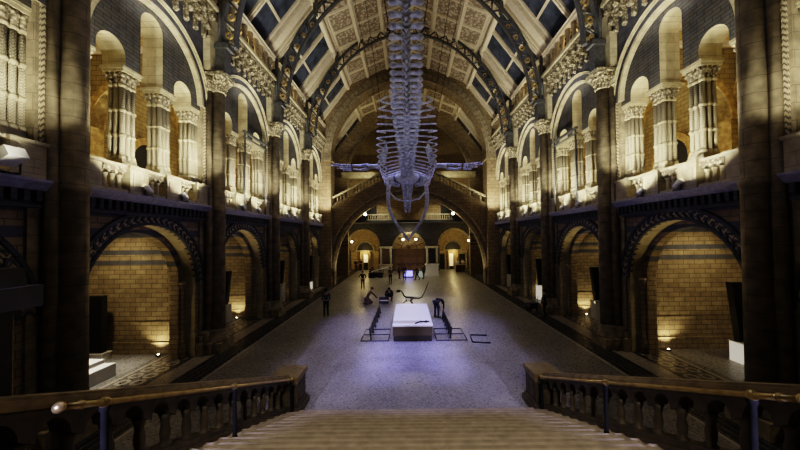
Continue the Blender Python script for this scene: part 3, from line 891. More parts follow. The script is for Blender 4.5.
for i in range(NV):
    u = i/(NV-1); o, f, up = frame_at(u)
    R = Matrix((Vector((1,0,0)), f, up)).transposed().to_4x4(); R.translation = o
    big = 1.0 if u > .3 else .62+u*1.26
    neck = max(.55, 1-max(0,u-.86)*3.2)
    L = .095; r = .17*big*neck
    q = MB()
    RR = R @ Matrix.Rotation(-PI/2,4,'X')
    q.lathe([(r*.9,-L),(r,-L*.8),(r*.8,0),(r,L*.8),(r*.9,L)], 12, (0,0,0), M=RR)
    # neural spine (dorsal) and side processes
    hs = .5*big*neck
    q.hexa([(-.03,-.1,r*.6),(.03,-.1,r*.6),(.03,.09,r*.6),(-.03,.09,r*.6)], [(-.025,-.22,r+hs),(.025,-.22,r+hs),(.03,0,r+hs),(-.03,0,r+hs)])
    q.v[-8:] = [tuple(R @ Vector(p)) for p in q.v[-8:]]
    tw = (.27+.25*min(1,u/.5))*(1 if u < .56 else max(.5, 1-(u-.56)*1.5))
    for s in (-1,1):
        a = [(s*r*.6,-.05,-.03),(s*r*.6,.05,-.03),(s*r*.6,.05,.05),(s*r*.6,-.05,.05)]
        c = [(s*tw,-.10,-.05),(s*tw,.05,-.05),(s*tw,.05,.03),(s*tw,-.10,.03)]
        if s < 0: a, c = c, a
        q.hexa(a, c); q.v[-8:] = [tuple(R @ Vector(p)) for p in q.v[-8:]]
        e = R @ Vector((s*tw,-.02,0)); q.ball(e, .125, 8, 6, sc=(1.1,.9,.8))
    if u < .55:                       # chevron under the tail bones
        for s in (-1,1): q.tube([R @ Vector((s*.1,0,-r*.8)), R @ Vector((0,-.05,-r-.26*big))], .035, 5)
    q.build('vertebra', M_bone, wh)
for i in range(15):
    u = .535+.42*i/14
    o, f, up = frame_at(u)
    k = i/14
    W = .70+.66*sin(PI*min(1,.10+k*.62)); D = .75+.75*sin(PI*(.05+.65*k))
    for s in (-1,1):
        pts = []; rad = []
        for j in range(13):
            t_ = j/12
            x = s*(.16+W*sin(min(1,t_*1.35)*PI/2)*(1-.42*max(0,t_-.55)/.45))
            dz = .06-D*(t_**1.25)
            back = -(1.5-.5*k)*t_**1.2
            pts.append(o+Vector((x,0,0))+up*dz+f*back)
            rad.append(.05-.014*t_)
        q = MB(); q.tube(pts, rad, 6, flat=.8); q.build('rib', M_bone, wh)
# skull: cranium, narrow rostrum, two bowed jaw bones
oh, fh, uh = frame_at(1.0)
hd = Vector((0, .80, -.60)).normalized(); hu = Vector((1,0,0)).cross(hd).normalized()
HR = Matrix((Vector((1,0,0)), hd, hu)).transposed().to_4x4(); HR.translation = oh+hd*.1+Vector((0,0,.25))
q = MB()
q.ball((0,.35,-.05), .55, 14, 10, sc=(1.35,.8,.75), M=HR)
for s in (-1,1):
    q.ball((s*.98,.42,-.12), .30, 10, 8, sc=(.8,1.1,.9), M=HR)           # squamosal
    q.tube([HR @ Vector(p) for p in ((s*.4,.2,.15),(s*.8,.35,.1),(s*1.0,.55,-.05),(s*.85,.95,.05),(s*.5,1.15,.1))], [.16,.17,.2,.15,.12], 8)
q.build('cranium', M_bone, wh)
q = MB()
for s in (-1,1):
    q.tube([HR @ Vector(p) for p in ((s*.30,.55,.12),(s*.22,1.3,.14),(s*.17,2.2,.08),(s*.14,2.9,.0),(s*.11,3.4,-.06))], [.15,.13,.10,.09,.08], 8, flat=.6)
q.tube([HR @ Vector(p) for p in ((0,.6,.2),(0,1.8,.2),(0,3.2,.04))], [.1,.07,.04], 6)
q.build('rostrum', M_bone, wh)
jt = Vector((0.05, 23.1, 4.72)); 
for s in (-1,1):
    a = Vector((s*1.12, 18.4, 8.15))
    pts = []; rad = []
    for j in range(15):
        t_ = j/14
        y = a.y+(jt.y-a.y)*t_; z = a.z+(jt.z-a.z)*t_-.15*sin(PI*t_)
        x = s*(1.08+.24*sin(PI*min(1,t_*1.2)))*(1-t_**2.3)+.05*t_
        pts.append((x,y,z)); rad.append(.13-.05*t_)
    q = MB(); q.tube(pts, rad, 10, flat=1.25); q.ball(a, .26, 10, 8); q.build('mandible', M_bone, wh)
q = MB(); q.tube([(-1.1,18.6,7.6),(-.7,18.75,7.2),(0,18.85,7.05),(.7,18.75,7.2),(1.1,18.6,7.6)], .06, 6); q.build('hyoid', M_bone, wh)
# flippers
for s in (-1,1):
    q = MB()
    q.add([(s*1.0,15.2,9.5),(s*1.3,15.7,9.1),(s*1.5,16.1,8.6),(s*1.15,16.3,8.7),(s*.95,15.9,9.4),(s*1.05,15.2,9.55),(s*1.35,15.7,9.15),(s*1.55,16.1,8.65),(s*1.2,16.3,8.75),(s*1.0,15.9,9.45)],
          [(0,1,2,3,4),(9,8,7,6,5)]+[(i,(i+1)%5,5+(i+1)%5,5+i) for i in range(5)])
    q.build('scapula', M_bone, wh)
    fl_ = MB(); fl_.tube([(s*1.45,16.2,8.6),(s*1.7,16.2,8.62),(s*2.05,16.2,8.6)], [.17,.11,.14], 8); fp = fl_.build('humerus', M_bone, wh)
    for k, dz in ((0,.08),(1,-.09)):
        q = MB(); q.tube([(s*2.05,16.2+.1*k,8.6+dz),(s*2.5,16.2+.1*k,8.55+dz*1.3),(s*2.85,16.2+.1*k,8.56+dz)], [.085,.06,.08], 7); q.build('forearm_bone', M_bone, wh)
    for k in range(4):
        q = MB(); z0 = 8.56+.12-.08*k; ln = (3.85,4.0,3.7,3.4)[k]
        N = 6
        for j in range(N):
            x0 = 2.95+(ln-2.95)*j/N; x1 = 2.95+(ln-2.95)*(j+.85)/N
            zz = lambda x: z0+.10*(x-2.95)**1.4-.02*k*(x-2.95)
            q.tube([(s*x0,16.2+.05*k,zz(x0)),(s*(x0+x1)/2,16.2+.05*k,zz((x0+x1)/2)),(s*x1,16.2+.05*k,zz(x1))], [.045,.03,.045], 6)
        q.build('finger_bone', M_bone, wh)
# suspension cables
cab = [(-.5,9.5,11.15,-2.2,9.5,22.0),(.5,9.5,11.15,2.2,9.5,22.0),(-1.0,14.6,9.6,-2.9,16.2,21.7),(1.0,14.6,9.6,2.9,16.2,21.7),(-.95,18.6,8.2,-3.6,19.6,21.0),(.95,18.6,8.2,3.6,19.6,21.0)]
for i, c in enumerate(cab):
    q = MB(); q.tube([(c[0]+WX,c[1],c[2]),(c[3],c[4],c[5])], .014, 5); o = q.build('suspension_cable', M_steel)
    tag(o, 'thin steel cable holding the whale skeleton, pair %s from the tail, %s side' % (['first','second','third'][i//2], 'left' if c[0]<0 else 'right'), 'cable', 'whale suspension cables')

# ------------------------------------------------------------------ plinth, barriers, dinosaur
t = thing('display_plinth', 'long white display plinth in the middle of the hall floor', 'plinth', (0, 17.0, 0))
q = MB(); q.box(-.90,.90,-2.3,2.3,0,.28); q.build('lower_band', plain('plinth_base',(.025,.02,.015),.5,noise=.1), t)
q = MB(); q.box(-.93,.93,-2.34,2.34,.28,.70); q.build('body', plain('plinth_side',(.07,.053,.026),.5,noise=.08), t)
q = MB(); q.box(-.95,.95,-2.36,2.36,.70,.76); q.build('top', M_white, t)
t = thing('mounting_bracket', 'small dark metal mounting piece lying on the white plinth top', 'bracket', (.45, 15.05, .76), .5)
q = MB(); q.tube([(-.38,0,.03),(-.1,.08,.05),(.2,.05,.04),(.4,-.04,.03)], .03, 6); q.tube([(0,.05,.04),(.1,.3,.03)], .025, 6); q.build('arm', M_black, t)
q = MB(); q.lathe([(.1,0),(.1,.04),(.03,.06),(.03,.1)], 10, (.25,.02,0)); q.build('clamp', M_black, t)

def barrier(s, lb, x, y0, y1):
    t = thing('low_barrier', lb, 'barrier', (x, 0, 0), 0, 'low barriers beside the plinth')
    n = 6
    for k in range(n):
        y = y0+(y1-y0)*k/(n-1)
        q = MB(); q.box(-.05,.05,y-.05,y+.05,0,.04); q.tube([(0,y,.02),(s*.06,y,.55)], .03, 6); q.build('post', M_black, t)
    q = MB(); q.hexa([(s*.03-.025,y0,.16),(s*.03+.025,y0,.16),(s*.03+.025,y1,.16),(s*.03-.025,y1,.16)],[(s*.07-.025,y0,.52),(s*.07+.025,y0,.52),(s*.07+.025,y1,.52),(s*.07-.025,y1,.52)]); q.build('panel', M_black, t)
    f0, f1 = (-.45,.85) if s < 0 else (-.7,.75)
    for y in (14.75, 15.7, 16.6):
        q = MB(); q.tube([(f0,y,.025),(f1,y,.025)], .022, 6); q.build('foot_bar', M_black, t)
    for xx in (f0,f1):
        q = MB(); q.tube([(xx,14.75,.025),(xx,16.6,.025)], .022, 6); q.build('foot_bar', M_black, t)
    return t
barrier(-1, 'low black barrier along the left side of the white plinth', -2.0, 15.0, 20.2)
barrier(1, 'low black barrier along the right side of the white plinth', 1.82, 15.1, 18.6)
def rods(lb, x0, x1, y0, y1, nx):
    t = thing('floor_frame', lb, 'frame')
    for y in (y0, (y0+y1)/2, y1):
        q = MB(); q.tube([(x0,y,.025),(x1,y,.025)], .022, 6); q.build('cross_bar', M_black, t)
    for x in (x0, x1):
        q = MB(); q.tube([(x,y0,.025),(x,y1,.025)], .022, 6); q.build('side_bar', M_black, t)
t = thing('loose_bar_frame', 'three-sided dark metal frame lying loose on the floor right of the plinth', 'frame')
q = MB(); q.tube([(2.75,14.45,.03),(3.55,14.3,.03)], .032, 6); q.build('bar', M_black, t)
q = MB(); q.tube([(2.75,14.45,.03),(2.85,15.5,.03)], .032, 6); q.build('bar', M_black, t)
q = MB(); q.tube([(2.85,15.5,.03),(3.65,15.4,.03)], .032, 6); q.build('bar', M_black, t)

# mounted dinosaur skeleton, head to the left, tail raised to the right
dx, dy = at(410, 304)
dn = thing('dinosaur_skeleton', 'small two-legged dinosaur skeleton with raised tail standing behind the white plinth', 'dinosaur skeleton', (dx, dy-1.2, 0))
q = MB(); spn = [(-.62,0,1.18),(-.5,0,1.05),(-.42,0,.86),(-.3,0,.76),(-.1,0,.74),(.15,0,.72),(.35,0,.68),(.6,0,.66),(.8,0,.74),(.95,0,.98),(1.1,0,1.3),(1.22,0,1.62),(1.3,0,1.8)]
q.tube(spn, [.04,.05,.06,.065,.07,.075,.065,.05,.045,.04,.033,.025,.015], 6)
for i in range(len(spn)-1):
    for k in (.25,.75):
        p = Vector(spn[i]).lerp(Vector(spn[i+1]), k); q.ball(p, .05-.003*i, 6, 4)
q.build('backbone', M_bone2, dn)
q = MB(); q.ball((-.78,0,1.2), .1, 8, 6, sc=(1.7,.6,.7)); q.tube([(-.68,0,1.12),(-.98,0,1.1)], [.04,.02], 6); q.build('skull', M_bone2, dn)
for k in range(6):
    for s in (-1,1):
        x = -.28+k*.08
        q = MB(); q.tube([(x,0,.74),(x-.02,s*.14,.66),(x-.02,s*.12,.52),(x-.04,s*.03,.46)], .014, 5); q.build('rib', M_bone2, dn)
for s in (-1,1):
    q = MB(); q.tube([(.2,s*.1,.7),(.02,s*.14,.5),(.22,s*.14,.26),(.12,s*.14,.03),(-.06,s*.14,.02)], [.065,.05,.042,.036,.025], 6); q.build('leg', M_bone2, dn)
    q = MB(); q.tube([(-.3,s*.1,.64),(-.24,s*.13,.5),(-.4,s*.12,.42),(-.46,s*.11,.34)], .018, 5); q.build('arm', M_bone2, dn)
q = MB(); q.tube([(.1,0,0),(.1,0,.7)], .018, 6); q.box(-.35,.45,-.25,.25,0,.015); q.build('stand', M_black, dn)

# things left about on the floor
x, y = at(398, 296); 
t = thing('tool_case', 'open dark tool case on the floor between the crouching people and the barrier', 'case', (*at(384,303),0))
q = MB(); q.box(-.35,.35,-.2,.2,0,.2); q.build('body', M_black, t); q = MB(); q.box(-.35,.35,.18,.22,.2,.42); q.build('lid', M_black, t); q = MB(); q.box(-.3,.3,-.16,.16,.2,.215); q.build('foam', M_white, t)
o = MB(); 
for k in range(9):
    o.ball((random.uniform(-.2,.2), random.uniform(-.1,.1), .07), .09, 7, 5, sc=(1.2,.9,.7))
tag(o.build('dust_sheet', M_white, None, (*at(376.5,278.5),0)), 'crumpled pale sheet on the floor before the dark crate', 'sheet')
t = thing('crate', 'low dark crate near the entrance with a white panel leaning on it', 'crate', (*at(376,277.5),0))
q = MB(); q.box(-.85,.85,-.3,.3,0,.62)
for k in range(5): q.box(-.88,.88,-.33,.33,.05+.12*k,.09+.12*k)
q.build('body', M_black, t)
pa = Vector((*at(374,276.5),0)); 
t = thing('leaning_panel', 'long white panel sloping up beside the dark crate', 'panel', (pa.x, pa.y-.42, 0))
q = MB(); q.hexa([(-.25,-.15,.60),(2.15,.5,1.22),(2.1,.8,1.22),(-.3,.15,.60)], [(-.25,-.15,.7),(2.15,.5,1.32),(2.1,.8,1.32),(-.3,.15,.7)]); q.build('sheet', M_white, t)
for x, y, z in ((2.05,.6,1.22),(.0,.05,.64),(1.2,.4,.97)):
    q = MB(); q.tube([(x,y,0),(x,y,z)], .03, 6); q.build('leg', M_black, t)
t = thing('sign_board', 'white upright sign board beside the left foot of the far arch', 'sign', (*at(345.5,274.5),0))
q = MB(); q.box(-.3,.3,-.03,.03,.2,1.45); q.build('board', M_white, t); q = MB(); q.box(-.3,.3,-.15,.15,0,.05); q.box(-.05,.05,-.02,.02,.05,.2); q.build('foot', M_black, t)
x, y = at(408.5, 277.5)
t = thing('glowing_display_case', 'low display case glowing violet blue in front of the entrance', 'display case', (x, y+.5, 0))
q = MB(); q.box(-.6,.6,-.3,.3,0,.12); q.build('base', M_black, t); q = MB(); q.box(-.5,.5,-.25,.25,.12,.8); q.build('glass_box', M_bluel, t); q = MB(); q.box(-.6,.6,-.3,.3,.8,.9); q.build('lid', M_black, t)
x, y = at(417, 277); t = thing('glowing_cabinet', 'pale glowing cabinet beside the violet display case', 'cabinet', (x+.5, y+.6, 0))
q = MB(); q.box(-.4,.4,-.25,.25,0,.7); q.build('body', plain('pale_lit',(.5,.55,.5),.4,emit=(.6,.7,.6),es=.25), t); q = MB(); q.box(-.45,.45,-.3,.3,.7,.78); q.build('top', M_black, t)
def kiosk(x, lb, pan):
    t = thing('entrance_booth', lb, 'booth', (x, 39.2, 0), 0, 'stone booths flanking the entrance')
    q = MB(); q.box(-.85,.85,-.35,.35,0,.25); q.box(-.78,.78,-.3,.3,.25,1.35); q.box(-.85,.85,-.36,.36,1.35,1.5); q.build('base', M_white if pan is M_door else M_cream, t)
    q = MB()
    for s in (-1,1): q.box(s*.6-.12,s*.6+.12,-.25,.25,1.5,3.5)
    q.box(-.8,.8,-.3,.3,3.5,3.72); q.box(-.5,.5,.15,.25,1.5,3.5); q.build('surround', M_cream, t)
    q = MB(); q.box(-.48,.48,-.05,.14,1.55,3.45); q.build('panel', pan, t)
kiosk(-2.95, 'stone booth with a brown wooden panel left of the entrance', M_wood)
kiosk(2.85, 'white stone booth with a dark recessed panel right of the entrance', M_door)

# alcove displays: black slab on a pale plinth
def slab_display(sd, bay, x, y, z0, z1, w, lean, plx, ply, plz, glow, where):
    s = 1 if sd == 'right' else -1
    t = thing('display_plinth', 'pale %s plinth in the %s alcove on the %s' % ('brightly lit' if glow else 'white', where, sd), 'plinth', (s*x, y, 0), 0, 'alcove plinths')
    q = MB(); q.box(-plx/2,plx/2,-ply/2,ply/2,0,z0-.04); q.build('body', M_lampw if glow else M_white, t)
    q = MB(); q.box(-plx/2-.03,plx/2+.03,-ply/2-.03,ply/2+.03,z0-.04,z0); q.build('top', M_white, t)
    t = thing('display_slab', 'tall black display slab leaning in the %s alcove on the %s' % (where, sd), 'display panel', (s*x, y, z0), 0, 'black alcove slabs')
    q = MB(); q.hexa([(-w/2,-.12,0),(w/2,-.12,0),(w/2,.12,0),(-w/2,.12,0)], [(-w/2-s*lean,-.12,z1-z0),(w/2-s*lean,-.12,z1-z0),(w/2-s*lean,.12,z1-z0),(-w/2-s*lean,.12,z1-z0)]); q.build('slab', M_black, t)
    q = MB(); q.hexa([(-w/2+.05,-.125,.05),(w/2-.05,-.125,.05),(w/2-.05,-.12,.05),(-w/2+.05,-.12,.05)], [(-w/2-s*lean*.97+.05,-.125,z1-z0-.05),(w/2-s*lean*.97-.05,-.125,z1-z0-.05),(w/2-s*lean*.97-.05,-.12,z1-z0-.05),(-w/2-s*lean*.97+.05,-.12,z1-z0-.05)]); q.build('screen', plain('black_screen_'+sd+where,(.01,.01,.012),.3,noise=.2), t)
slab_display('right', 1, 12.6, 11.9, .80, 3.05, .60, .27, .62, .6, .8, True, 'second')
slab_display('left', 1, 13.0, 12.85, .30, 2.62, .62, 0.0, .8, .4, .3, False, 'second')
slab_display('right', 2, 10.98, 18.4, 1.05, 3.0, .40, .2, .6, .5, 1.0, False, 'third')
slab_display('left', 2, 11.05, 18.4, 1.05, 3.0, .40, .2, .6, .5, 1.0, False, 'third')
slab_display('right', 3, 10.12, 24.2, 1.1, 3.1, .42, .15, .6, .5, 1.1, True, 'fourth')
slab_display('left', 3, 10.12, 24.2, 1.4, 3.2, .42, .15, .6, .5, 1.1, False, 'fourth')
slab_display('right', 4, 9.7, 30.2, 1.2, 3.1, .40, .1, .5, .4, 1.1, False, 'fifth')
slab_display('left', 4, 9.75, 30.2, .7, 3.2, .40, .1, .5, .4, 1.1, True, 'fifth')
t = thing('bench_block', 'long white block with stepped top on the alcove floor at left', 'bench', (-11.45, 10.6, 0))
q = MB(); q.box(-.75,.65,-.9,.75,0,.46); q.build('body', M_white, t); q = MB(); q.box(-.75,.25,-.9,.75,.46,.60); q.build('raised_top', M_white, t)

# fixtures: ledge spotlights, floor uplighters, lamps over the entrance
sp0 = None
def make_spot():
    t = thing('spotlight', '', 'spotlight')
    q = MB(); q.box(-.1,.1,-.1,.1,0,.03); q.build('base', M_black, t)
    q = MB(); q.tube([(0,-.13,.2),(0,-.13,.03),(0,.13,.03),(0,.13,.2)], .02, 5); q.build('yoke', M_black, t)
    Rr = Matrix.Translation((0,0,.2)) @ Matrix.Rotation(.75,4,'Y')
    q = MB(); q.lathe([(.06,-.14),(.1,-.1),(.11,.1),(.12,.14)], 12, (0,0,0), M=Rr); q.build('body', M_white, t)
    q = MB(); q.lathe([(.1,.135),(.1,.15)], 12, (0,0,0), M=Rr); q.build('lens', M_lamp, t)
    return t
for i, y in enumerate(BY):
    for sd, rz in SIDES:
        s = 1 if sd == 'right' else -1
        for k, oy in enumerate((-.55, 1.1)):
            p = (s*8.7, y+oy, 6.32)
            if sp0 is None: sp0 = make_spot(); o = sp0; o.location = p
            else: o = dup(sp0, p, rz)
            tag(o, '%s of two small white spotlights on the %s gallery ledge, %s side' % (('nearer','farther')[k], ORD[i], sd), 'spotlight', 'ledge spotlights')
t = thing('floodlight', 'white box floodlight shining on the gallery ledge at the very left edge', 'floodlight', (-8.62,6.55,6.32))
q = MB(); q.box(-.12,.12,-.12,.12,0,.03); q.tube([(0,-.2,.3),(0,-.2,.06),(0,0,.03),(0,.2,.06),(0,.2,.3)],.02,5); q.build('yoke', M_black, t)
Rr = Matrix.Translation((0,0,.38)) @ Matrix.Rotation(-.5,4,'Y')
q = MB(); q.box(-.2,.2,-.18,.18,-.12,.12,0,Rr); q.build('housing', M_white, t)
q = MB(); q.box(-.18,.18,-.16,.16,.121,.13,0,Rr); q.build('lens', M_lampw, t)
up0 = None
for i, y in enumerate(BY):
    for sd, s in (('right',1),('left',-1)):
        if up0 is None:
            up0 = thing('floor_uplighter', '', 'uplighter'); o = up0
            q = MB(); q.lathe([(.1,0),(.1,.05),(.08,.06)], 12); q.build('housing', M_black, up0); q = MB(); q.lathe([(.04,.06),(.03,.08),(.01,.085)], 12); q.build('lens', M_lamp, up0)
        else: o = dup(up0, (0,0,0))
        o.location = (s*10.75, y+2.45, 0)
        tag(o, 'small bright floor uplighter at the wall of the %s alcove on the %s' % (ORD[i], sd), 'uplighter', 'alcove floor uplighters')
lp = None
for k, (x, y, z, lb) in enumerate(((-.85,44.75,4.55,'left of the two lamps under the lit entrance arch'),(1.0,44.75,4.55,'right of the two lamps under the lit entrance arch'),(-8.2,44.7,4.3,'glowing lamp on the left entrance recess'),(8.6,44.7,4.3,'glowing lamp on the right entrance recess'),(-.75,43.25,15.2,'small bright lamp high on the end wall behind the whale ribs'),(-4.55,32.2,7.3,'small lamp under the left haunch of the far bridge arch'),(4.55,32.2,7.3,'small lamp under the right haunch of the far bridge arch'))):
    if lp is None:
        lp = thing('wall_lamp', '', 'lamp'); q = MB(); q.ball((0,0,0), .14, 10, 8); q.build('globe', M_lamp, lp); q = MB(); q.tube([(0,0,.15),(0,.1,.3),(0,.32,.3)], .025, 6); q.build('arm', M_black, lp); o = lp
    else: o = dup(lp, (0,0,0))
    o.location = (x,y,z); tag(o, lb, 'lamp')
for sd, s in (('left',-1),('right',1)):
    t = thing('lighting_frame', 'dark upright metal frame before the third gallery bay on the %s' % sd, 'frame', (0,0,0), 0, 'dark frames on the gallery ledge')
    for y in (16.35, 18.7):
        q = MB(); q.tube([(s*8.74,y,6.32),(s*8.74,y,10.55)], .05, 6); q.build('post', M_iron, t)
    q = MB(); q.box(s*8.74-.06,s*8.74+.06,16.2,18.9,10.5,10.62); q.box(s*8.74-.05,s*8.74+.05,16.2,18.9,10.25,10.31); q.build('bar', M_iron, t)
x_ = 9.55
t = thing('conifer', 'small green conifer behind the balustrade of the right gallery', 'plant', (10.15, 10.7, 6.34))
q = MB(); q.lathe([(.2,0),(.22,.35),(.18,.36)], 10); q.build('pot', M_black, t)
q = MB()
for k in range(60):
    a = k*2.4; h_ = k/60; r = .42*(1-h_)+.02
    q.tube([(0,0,.4+h_*1.25),(r*cos(a),r*sin(a),.32+h_*1.25)], [.05,.015], 4)
q.build('foliage', plain('conifer_green',(.06,.14,.03),.7,noise=.4,nscale=20), t)
# ------------------------------------------------------------------ people
SKIN = plain('skin', (.42,.26,.18), .55, noise=.08)
HAIR = plain('dark_hair', (.02,.014,.01), .6, noise=.3, nscale=30)
HAIR2 = plain('brown_hair', (.09,.05,.025), .6, noise=.3, nscale=30)
CL = {k: plain('cloth_'+k, c, .8, noise=.2, nscale=20) for k, c in dict(black=(.014,.014,.017), navy=(.02,.024,.045), grey=(.10,.10,.11), brown=(.09,.06,.045), white=(.55,.52,.46), purple=(.07,.05,.22), khaki=(.14,.11,.06), check=(.10,.10,.12)).items()}
def stripes(name, a, c):
    m, nt, b = nm(name); tc = nt.nodes.new('ShaderNodeTexCoord'); sp = nt.nodes.new('ShaderNodeSeparateXYZ'); nt.links.new(tc.outputs['Object'], sp.inputs[0])
    g = math_node(nt,'GREATER_THAN', math_node(nt,'PINGPONG', math_node(nt,'MULTIPLY', sp.outputs[2], 7), .5), .27)
    k = nt.nodes.new('ShaderNodeMix'); k.data_type='RGBA'; nt.links.new(g, k.inputs['Factor']); k.inputs['A'].default_value=(*a,1); k.inputs['B'].default_value=(*c,1)
    nt.links.new(k.outputs['Result'], b.inputs['Base Color']); b.inputs['Roughness'].default_value=.8; return m
CL['striped'] = stripes('cloth_striped', (.02,.02,.03), (.14,.14,.18))
STAND = dict(pel=(0,0,.95), sp=(0,.01,1.13), ch=(0,0,1.33), nk=(0,.0,1.47), hd=(0,.02,1.59), tp=(0,.01,1.70), nose=(0,.125,1.585),
  sL=(-.18,0,1.41), eL=(-.23,-.02,1.14), wL=(-.22,.10,.90), sR=(.18,0,1.41), eR=(.23,-.02,1.14), wR=(.22,.10,.90),
  hL=(-.09,0,.9), kL=(-.10,.02,.5), aL=(-.11,-.02,.09), tL=(-.13,.14,.035), hR=(.09,0,.9), kR=(.10,.02,.5), aR=(.11,-.02,.09), tR=(.13,.14,.035))
def P(**k): d = dict(STAND); d.update(k); return d
WALK = P(kL=(-.1,.14,.52), aL=(-.1,.20,.09), tL=(-.1,.36,.04), kR=(.1,.0,.5), aR=(.1,-.26,.13), tR=(.1,-.13,.035), wL=(-.22,-.08,.92), wR=(.22,.2,.95))
REACH = P(eR=(.25,.16,1.2), wR=(.2,.42,1.22), eL=(-.25,.1,1.16), wL=(-.14,.36,1.12))
CROUCH = dict(pel=(0,-.18,.36), sp=(0,-.08,.5), ch=(0,.1,.68), nk=(0,.22,.78), hd=(0,.33,.84), tp=(0,.38,.94), nose=(0,.42,.79),
  sL=(-.18,.14,.72), eL=(-.27,.36,.5), wL=(-.13,.5,.28), sR=(.18,.14,.72), eR=(.27,.36,.5), wR=(.13,.5,.28),
  hL=(-.1,-.15,.36), kL=(-.2,.26,.5), aL=(-.16,.0,.1), tL=(-.18,.16,.035), hR=(.1,-.15,.36), kR=(.2,.26,.5), aR=(.16,.0,.1), tR=(.18,.16,.035))
KNEEL = dict(pel=(0,-.2,.34), sp=(0,-.1,.55), ch=(0,.05,.8), nk=(0,.14,.92), hd=(0,.22,1.02), tp=(0,.25,1.13), nose=(0,.33,1.0),
  sL=(-.18,.08,.85), eL=(-.2,.34,.62), wL=(-.1,.55,.36), sR=(.18,.08,.85), eR=(.2,.34,.62), wR=(.1,.55,.36),
  hL=(-.1,-.18,.32), kL=(-.14,.22,.09), aL=(-.12,-.24,.07), tL=(-.12,-.36,.05), hR=(.1,-.18,.32), kR=(.14,.22,.09), aR=(.12,-.24,.07), tR=(.12,-.36,.05))
BEND = dict(pel=(0,-.12,.95), sp=(0,.06,1.05), ch=(0,.25,1.0), nk=(0,.38,.92), hd=(0,.46,.82), tp=(0,.53,.74), nose=(0,.42,.72),
  sL=(-.18,.3,.96), eL=(-.2,.34,.68), wL=(-.12,.4,.42), sR=(.18,.3,.96), eR=(.2,.34,.68), wR=(.12,.4,.42),
  hL=(-.09,-.12,.9), kL=(-.11,-.06,.5), aL=(-.13,-.1,.09), tL=(-.15,.06,.035), hR=(.09,-.12,.9), kR=(.11,-.06,.5), aR=(.13,-.1,.09), tR=(.15,.06,.035))
def skin(name, pts, rad, edges, root, mat, parent, lvl=1):
    ks = list(pts); ix = {k:i for i,k in enumerate(ks)}
    me = bpy.data.meshes.new(name); me.from_pydata([pts[k] for k in ks], [(ix[a],ix[c]) for a,c in edges], [])
    o = bpy.data.objects.new(name, me); col.objects.link(o); o.parent = parent
    md = o.modifiers.new('skin','SKIN'); md.use_smooth_shade = True
    for k in ks:
        v = me.skin_vertices[0].data[ix[k]]; r = rad[k]; v.radius = (r,r) if not isinstance(r,tuple) else r
        v.use_root = (k == root)
    o.modifiers.new('sub','SUBSURF').levels = lvl; o.modifiers['sub'].render_levels = lvl
    me.materials.append(mat)
    return o
RB = dict(pel=(.13,.10), sp=(.12,.095), ch=(.14,.10), nk=.052, hd=.088, tp=.06, nose=.014, sL=.06, sR=.06, eL=.04, eR=.04, wL=.028, wR=.028,
  hL=.085, hR=.085, kL=.058, kR=.058, aL=.04, aR=.04, tL=.035, tR=.035)
EB = [('pel','sp'),('sp','ch'),('ch','nk'),('nk','hd'),('hd','tp'),('hd','nose'),('ch','sL'),('sL','eL'),('eL','wL'),('ch','sR'),('sR','eR'),('eR','wR'),
  ('pel','hL'),('hL','kL'),('kL','aL'),('aL','tL'),('pel','hR'),('hR','kR'),('kR','aR'),('aR','tR')]
